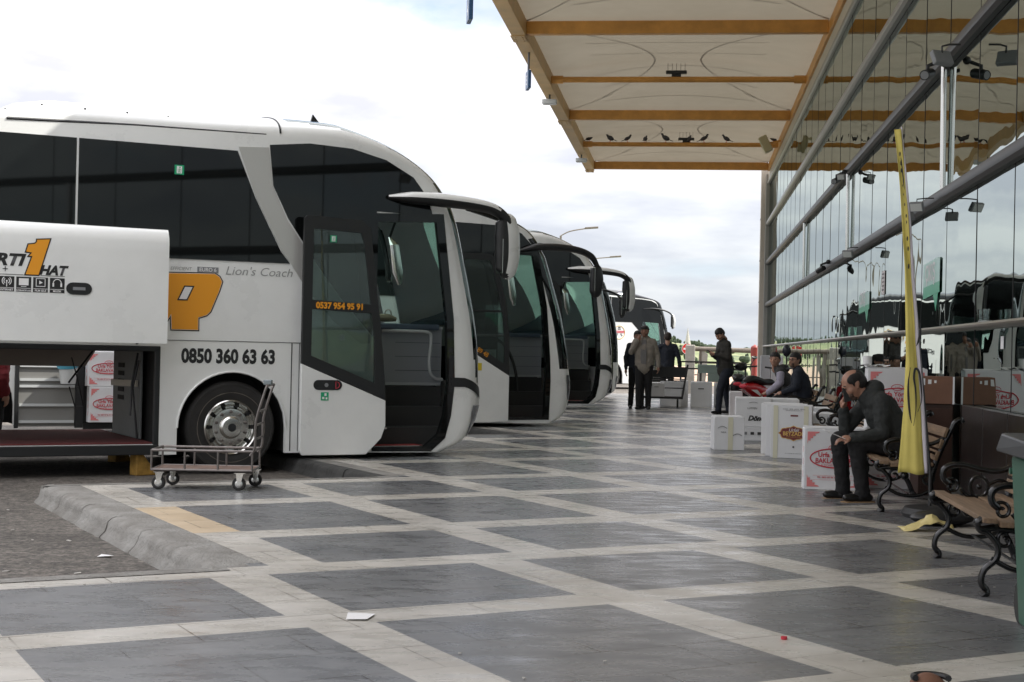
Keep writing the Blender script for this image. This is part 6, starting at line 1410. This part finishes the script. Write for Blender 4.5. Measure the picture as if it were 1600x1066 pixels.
def person(label, J, o, vox=.016, skin=SKIN, jacket=None, trousers=None, shoes=None, hair='short', hairm=HAIR, thick=1.0, hood=False, beard=False, group=None, sole=None, inner=None):
    """J: world joints: pel, che, nec, hea, face; sh/el/wr/hip/kn/an/toe as (left, right); hd = hand directions, pn = palm normals, curl"""
    t = thick; root = o; O = Vector(o.location); A = {}
    for k, v in J.items():
        if k in ('face', 'hd', 'pn', 'curl', 'up', 'toe'): A[k] = v
        elif isinstance(v, (tuple, list)) and isinstance(v[0], Vector): A[k] = [q - O for q in v]
        else: A[k] = v - O
    pel, che, nec, hea = A['pel'], A['che'], A['nec'], A['hea']; face = Vector(A['face']); up = A.get('up', Z)
    sh, el, wr, hip, kn, an = (A[k] for k in ('sh', 'el', 'wr', 'hip', 'kn', 'an')); toe = A['toe']
    B = head_parts(hea, face, 1.08, up) + [('c', nec, che, .05, .09), ('c', che, pel, .10, .10)]
    for i in (0, 1):
        B += [('c', sh[i], el[i], .042, .036), ('c', el[i], wr[i], .036, .026), ('c', nec, sh[i], .045, .04), ('c', pel, hip[i], .08, .08), ('c', hip[i], kn[i], .07, .05), ('c', kn[i], an[i], .048, .034), ('c', an[i], an[i] + Vector(toe[i]) * .03 - Z * .05, .030, .024)]
        B += hand(wr[i], A['hd'][i], A['pn'][i], A['curl'][i], 1.0, 1 if i == 0 else -1)
    fuse('body', B, min(vox, .011) if vox > .008 else vox * .85, skin, root, 2)
    latr = (sh[0] - sh[1]).normalized(); hl = (hip[0] - hip[1]).normalized(); fr = latr.cross((che - pel).normalized())
    JK = [('c', nec - Z * .03, che, .075 * t, .125 * t), ('c', che, pel, .135 * t, .135 * t), ('c', sh[0] - latr * .03, sh[1] + latr * .03, .072 * t, .072 * t)]
    for s_ in (-1, 1): JK += [('c', che + latr * .085 * s_ * t, pel + hl * .06 * s_ * t, .105 * t, .12 * t), ('c', che + latr * .08 * s_ + (nec - che) * .5, che + latr * .06 * s_, .085 * t, .11 * t)]
    dn = (pel - che).normalized(); 
    JK += [('c', pel, pel + dn * .05, .15 * t, .155 * t)]
    for i in (0, 1): JK += [('c', sh[i], el[i], .066 * t, .055 * t), ('c', el[i], wr[i] + (el[i] - wr[i]).normalized() * .02, .053 * t, .041 * t)]
    if hood: JK += [('e', nec - fr.normalized() * (.075) + Z * .0, .085, .12, .075), ('c', nec - fr.normalized() * .03 + latr * .07, nec - fr.normalized() * .03 - latr * .07, .055, .055)]
    else: JK += [('c', nec + latr * .05 + Z * .0, nec - latr * .05 + Z * .0, .048, .048)]
    fuse('jacket', JK, vox, jacket, root, 3, .010, 10, len(label))
    TR = [('c', pel + hl * .05, pel - hl * .05, .125 * t, .125 * t)]
    for i in (0, 1): TR += [('c', pel.lerp(hip[i], .6), hip[i], .12 * t, .105 * t), ('c', hip[i], kn[i], .098 * t, .070 * t), ('c', kn[i], an[i] - Z * .03, .068 * t, .062), ('c', an[i], an[i] - Z * .03 + Vector(toe[i]) * .02, .06, .058)]
    fuse('trousers', TR, vox, trousers, root, 3, .006, 12, 3)
    for i in (0, 1):
        d = Vector(toe[i]).normalized(); a = an[i]; z0 = -a.z - O.z + (O.z if False else 0)
        base = Vector((a.x, a.y, 0)); gz = A.get('gz', None)
        b_ = a - Z * .065
        fuse('shoe', [('c', b_ - d * .05, b_ + d * .13, .043, .036, .9), ('c', a - Z * .02, b_ + d * .03, .046, .046), ('c', b_ + d * .10, b_ + d * .16, .038, .030)], max(vox * .6, .008), shoes or BLACKP, root, 1)
        if sole: MB().poly([(-.10, -.038), (.16, -.042), (.20, -.02), (.20, .02), (.16, .042), (-.10, .038)], lambda x, y, k: b_ + d * x + Z.cross(d) * y - Z * (.046 - k), .014).build('sole', sole, root, smooth=False)
    f, l, u = frame(face, up); R = Matrix((f, l, u)).transposed(); g = lambda a, b, d: hea + (f * a + l * b + u * d) * 1.08
    if hair == 'short': H = [('e', g(-.012, 0, .062), .105, .087, .076, R), ('e', g(-.055, 0, .012), .068, .082, .088, R), ('e', g(-.01, .062, .04), .05, .024, .04, R), ('e', g(-.01, -.062, .04), .05, .024, .04, R)]
    elif hair == 'messy': H = [('e', g(-.01, 0, .068), .110, .088, .072, R), ('e', g(-.055, 0, .01), .070, .084, .095, R), ('e', g(.045, .025, .09), .04, .045, .025, R), ('e', g(.03, -.04, .085), .04, .045, .03, R), ('e', g(-.03, .06, .05), .05, .035, .04, R)]
    else: H = [('e', g(-.046, 0, .01), .078, .086, .082, R), ('e', g(-.050, 0, .05), .068, .078, .062, R)] + [('e', g(-.008, s_ * .068, .058), .072, .020, .045, R) for s_ in (-1, 1)] + [('c', g(.018, s_ * .078, .045), g(.02, s_ * .076, .005), .012, .008) for s_ in (-1, 1)]
    fuse('hair', H, .009, hairm, root, 1, .003, 60)
    for s_ in (-1, 1):
        MB().ball(g(.083, s_ * .031, .012), .006, .013, .0055, n=10, m=6, rot=R).build('eye', BLACKV, root); MB().tube([g(.082, s_ * .016, .034), g(.087, s_ * .030, .039), g(.078, s_ * .046, .033)], .0042, n=5).build('eyebrow', hairm, root)
    if beard: fuse('beard', [('c', g(.07, -.035, -.055), g(.07, .035, -.055), .022, .022), ('e', g(.05, 0, -.085), .04, .045, .025, R)], .009, mat('stubble', (.09, .055, .04), .9), root, 1)
    return g, R
def standing(label, loc, rz, height=1.75, arms=None, lean=0., group=None, feet=((.10, .02), (-.10, -.03)), nod=0., turn=0., **kw):
    o = empty('person', label, 'person', loc, 0)
    k = height / 1.75; R = Matrix.Rotation(rz, 3, 'Z'); L = Vector(loc)
    q = lambda x, y, z: L + R @ Vector((x * k, y * k, z * k))           # x forward, y left
    v = lambda x, y, z: R @ Vector((x, y, z))
    J = dict(pel=q(0, 0, .95), che=q(.02 + lean, 0, 1.30), nec=q(.02 + lean * 1.3, 0, 1.50), hea=q(.05 + lean * 1.6 + nod * .05, 0, 1.635 - nod * .02), face=v(math.cos(turn) * (1 - nod * .4), math.sin(turn), -nod * .75),
             sh=[q(.01 + lean * 1.2, .185, 1.425), q(.01 + lean * 1.2, -.185, 1.425)], hip=[q(0, .09, .90), q(0, -.09, .90)],
             kn=[q(feet[0][1] * .7 + .03, feet[0][0], .49), q(feet[1][1] * .7 + .03, feet[1][0], .49)], an=[q(feet[0][1], feet[0][0], .10), q(feet[1][1], feet[1][0], .10)], toe=[v(.95, .25, 0), v(.95, -.25, 0)])
    J['pel'].z = L.z + .95 * k
    arms = arms or {}
    J['el'] = [q(*arms.get('elL', (-.03, .25, 1.14))), q(*arms.get('elR', (-.03, -.25, 1.14)))]; J['wr'] = [q(*arms.get('wrL', (.04, .26, .88))), q(*arms.get('wrR', (.04, -.26, .88)))]
    J['hd'] = [v(*arms.get('hdL', (.1, 0, -1))), v(*arms.get('hdR', (.1, 0, -1)))]; J['pn'] = [v(*arms.get('pnL', (0, -1, 0))), v(*arms.get('pnR', (0, 1, 0)))]; J['curl'] = arms.get('curl', (.35, .35))
    g, R2 = person(label, J, o, **kw); return o, q, v, g, R2
NAVY = cloth('navy knit', (.010, .014, .024)); BLK = cloth('black trousers cloth', (.008, .008, .009)); CHAR = cloth('charcoal green cloth', (.024, .027, .026)); BEIGE = cloth('beige parka cloth', (.24, .215, .18)); GREYH = cloth('grey hoodie cloth', (.16, .155, .15))
OLIVE = cloth('dark olive jacket cloth', (.028, .026, .021)); DENIM = cloth('dark denim', (.014, .018, .028)); SHOE = mat('black leather', (.012, .012, .012), .35)
# man smoking in beige parka, facing the camera
o, q, v, g, R2 = standing('man in open beige parka over grey hoodie holding one hand to his mouth', (2.92, 31.9, 0), R_(-100), 1.83, turn=-.15,
    arms=dict(elR=(.10, -.27, 1.20), wrR=(.20, -.13, 1.46), hdR=(-.25, .35, .85), pnR=(-.9, .1, 0), elL=(-.04, .27, 1.15), wrL=(.03, .30, .90), curl=(.4, .8)), skin=SKIN2, jacket=BEIGE, trousers=BLK, shoes=SHOE, hair='messy', thick=1.16, feet=((.09, -.10), (-.10, .05)), hood=True, vox=.015)
MB().poly([(-.06, .97), (.055, .95), (.06, 1.2), (.045, 1.47), (-.045, 1.47), (-.07, 1.2)], lambda x, z, k: q(.150 - .02 * abs(z - 1.2) + k * .5 - (.045 if z > 1.4 else 0), x, z) - Vector(o.location), .05).build('hoodie_front', GREYH, o, smooth=False, bevel=.02, seg=3)
MB().cyl(q(.25, -.07, 1.575) - o.location, q(.32, -.06, 1.57) - o.location, .005, n=6).build('cigarette', WHITEV, o)
standing('person in dark navy coat half hidden behind the man in the beige parka', (2.80, 32.45, 0), R_(-80), 1.72, jacket=DENIM, trousers=BLK, shoes=SHOE, skin=SKIN2, feet=((.1, .1), (-.1, -.1)), vox=.018)
standing('man in navy sweater seen from behind next to the dark trolley', (3.79, 35.3, 0), R_(80), 1.74, arms=dict(elR=(-.02, -.28, 1.16), wrR=(.03, -.30, .90)), jacket=NAVY, trousers=BLK, shoes=SHOE, hairm=mat('dark brown hair', (.025, .016, .012), .7), vox=.018)
# man reading his phone
o, q, v, g, R2 = standing('man in dark jacket standing with bowed head and both hands on his phone', (4.50, 30.5, 0), R_(196), 1.80, nod=.75, lean=.03, turn=.25,
    arms=dict(elL=(.05, .25, 1.16), wrL=(.27, .09, 1.22), elR=(.05, -.27, 1.14), wrR=(.27, -.05, 1.20), hdL=(.7, -.55, .2), hdR=(.7, .6, .2), pnL=(0, -.3, 1), pnR=(0, .3, 1), curl=(.7, .7)), jacket=OLIVE, trousers=DENIM, shoes=SHOE, skin=SKIN, feet=((.10, .18), (-.13, -.16)), thick=1.2, vox=.014)
MB().hexa(q(.37, .02, 1.27) - o.location, v(.05, 0, .03), v(0, .035, 0), v(-.003, 0, .005)).build('phone', BLACKP, o, smooth=False, bevel=.003)
MB().poly([(-.07, .95), (.05, .95), (.04, 1.3), (.0, 1.45), (-.05, 1.3)], lambda x, z, k: q(.165 - .03 * abs(z - 1.2) + k * .5 - .02 * (z > 1.4), x, z) - Vector(o.location), .04).build('shirt_front', NAVY, o, smooth=False, bevel=.015)
# person in red jacket bending by the open bay, at the left edge
o, q, v, g, R2 = standing('person in dark red jacket and black trousers at the left edge beyond the open bay', (-6.42, 17.9, CURBZ), R_(70), 1.42, nod=.3, jacket=cloth('dark red fleece', (.16, .012, .016)), trousers=BLK, shoes=mat('dark red shoe', (.12, .01, .015), .6), thick=1.25, vox=.018)
# seated pair on the farthest bench
def seated(label, s, facing, lean=.1, l=1.93, face=None, arms=None, **kw):
    loc = T(l - .45, s, 0); o = empty('person', label, 'person', loc)
    f = Vector(facing).normalized(); lf = Z.cross(f); P0 = T(l, s, 0)
    q = lambda x, y, z: P0 + f * x + lf * y + Z * z
    J = dict(pel=q(0, 0, .53), che=q(lean, 0, .86), nec=q(lean * 1.5, 0, 1.05), hea=q(lean * 1.5 + .05, 0, 1.175), face=face or f, sh=[q(lean * 1.35, .185, .98), q(lean * 1.35, -.185, .98)], hip=[q(.03, .10, .50), q(.03, -.10, .50)],
             kn=[q(.45, .13, .53), q(.45, -.13, .53)], an=[q(.44, .12, .10), q(.46, -.12, .10)], toe=[f * .95 + lf * .2, f * .95 - lf * .2])
    a = arms or {}
    J['el'] = [q(*a.get('elL', (.15, .24, .74))), q(*a.get('elR', (.15, -.24, .74)))]; J['wr'] = [q(*a.get('wrL', (.36, .12, .64))), q(*a.get('wrR', (.36, -.12, .64)))]
    w = lambda x, y, z: f * x + lf * y + Z * z
    J['hd'] = [w(.8, -.4, -.2), w(.8, .4, -.2)]; J['pn'] = [w(0, 0, -1), w(0, 0, -1)]; J['curl'] = (.5, .5)
    return (o, q) + person(label, J, o, **kw)
o, q, g, R2 = seated('young man leaning forward on the farthest bench in grey vest with pale sleeves', 24.95, -FN, .22, l=1.86, face=-FN * .35 - FE * .93, jacket=cloth('grey vest cloth', (.045, .045, .045)), trousers=BLK, shoes=SHOE, vox=.015, hair='short', arms=dict(elL=(.30, .25, .80), wrL=(.50, .16, .62)))
for i, (a, b_) in enumerate(((q(.297, .19, .95), q(.30, .25, .80)), (q(.30, .25, .80), q(.49, .165, .63)))):
    fuse('sleeve', [('c', a - o.location, b_ - o.location, .070 if i == 0 else .064, .064 if i == 0 else .050)], .012, cloth('pale lilac cloth', (.40, .38, .46)), o, 2, .006, 12)
o, q, g, R2 = seated('man in glasses and dark navy jacket sitting beside the young man in the vest', 24.25, -FN, .08, l=1.93, face=-FN * .75 - FE * .66, jacket=NAVY, trousers=BLK, shoes=SHOE, thick=1.18, vox=.015, hair='short', beard=True)
m = MB()
for s_ in (-1, 1): m.tube([g(.096, s_ * (.033 + .024 * math.cos(t)), .012 + .018 * math.sin(t)) for t in [2 * math.pi * k / 12 for k in range(13)]], .0035, n=5); m.tube([g(.09, s_ * .055, .014), g(.0, s_ * .085, .014)], .003, n=5)
m.tube([g(.1, -.01, .014), g(.1, .01, .014)], .003, n=5); m.build('glasses', BLACKP, o, merge=False)
# the man phoning on the second bench (facing left, seen in profile)
lab = 'balding man in charcoal hooded jacket sitting on the bench with a phone at his ear'
o = empty('person', lab, 'person', (3.2, 12.62, 0)); X_ = Vector
yN, yF = 12.50, 12.84; yc = 12.67
J = dict(pel=X_((3.40, yc, .52)), che=X_((3.235, yc, .79)), nec=X_((3.115, yc, .945)), hea=X_((2.995, yc, 1.005)), face=X_((-.86, -.10, -.50)), up=X_((-.35, 0, .94)),
         sh=[X_((3.20, yN, .875)), X_((3.17, yF, .875))], hip=[X_((3.37, yN + .07, .50)), X_((3.37, yF - .07, .50))],
         el=[X_((3.20, yN - .05, .60)), X_((2.96, yF - .03, .62))], wr=[X_((2.93, yN - .04, .555)), X_((2.925, yF - .10, .80))],
         kn=[X_((2.99, yN + .02, .525)), X_((2.91, yF - .03, .52))], an=[X_((3.06, yN + .03, .105)), X_((2.96, yF - .0, .10))], toe=[X_((-.97, -.22, 0)), X_((-.97, -.15, 0))],
         hd=[X_((-.95, .0, -.12)), X_((-.05, -.18, .95))], pn=[X_((-.1, .2, -1)), X_((.85, -.45, 0))], curl=(.55, .75))
g, R2 = person(lab, J, o, vox=.011, skin=mat('tanned skin', (.36, .19, .13), .5, var=.15, vscale=25), jacket=CHAR, trousers=BLK, shoes=SHOE, hair='bald', thick=1.16, hood=True, beard=True, sole=mat('tan sole', (.35, .22, .11), .7))
OL = Vector(o.location)
MB().hexa(X_((2.93, yF - .20, .925)) - OL, (.032, .0, .008), (0, .006, .0), (-.012, .0, .062)).build('phone', BLACKP, o, smooth=False, bevel=.005)
MB().hexa(X_((2.785, yN - .05, .585)) - OL, (.085, 0, -.035), (0, .05, 0), (.001, 0, .0015)).build('paper_slip', WHITEV, o, smooth=False)
# brown rounded cap lying on the paving, cut by the bottom edge of the picture
cpo = empty('cap', 'brown rounded cap with dark rim lying on the paving at the bottom edge', 'cap', (1.545, 5.30, 0))
MB().ball((0, 0, .03), .075, .075, .075, n=24, m=12).build('crown', mat('brown felt', (.16, .075, .045), .8), cpo); MB().tube([(.062 * math.cos(t) + .005, -.02 + .055 * math.sin(t), .092 + .0 * t) for t in [math.pi * k / 12 for k in range(-1, 14)]], .012, n=8).build('rim', BLACKV, cpo)
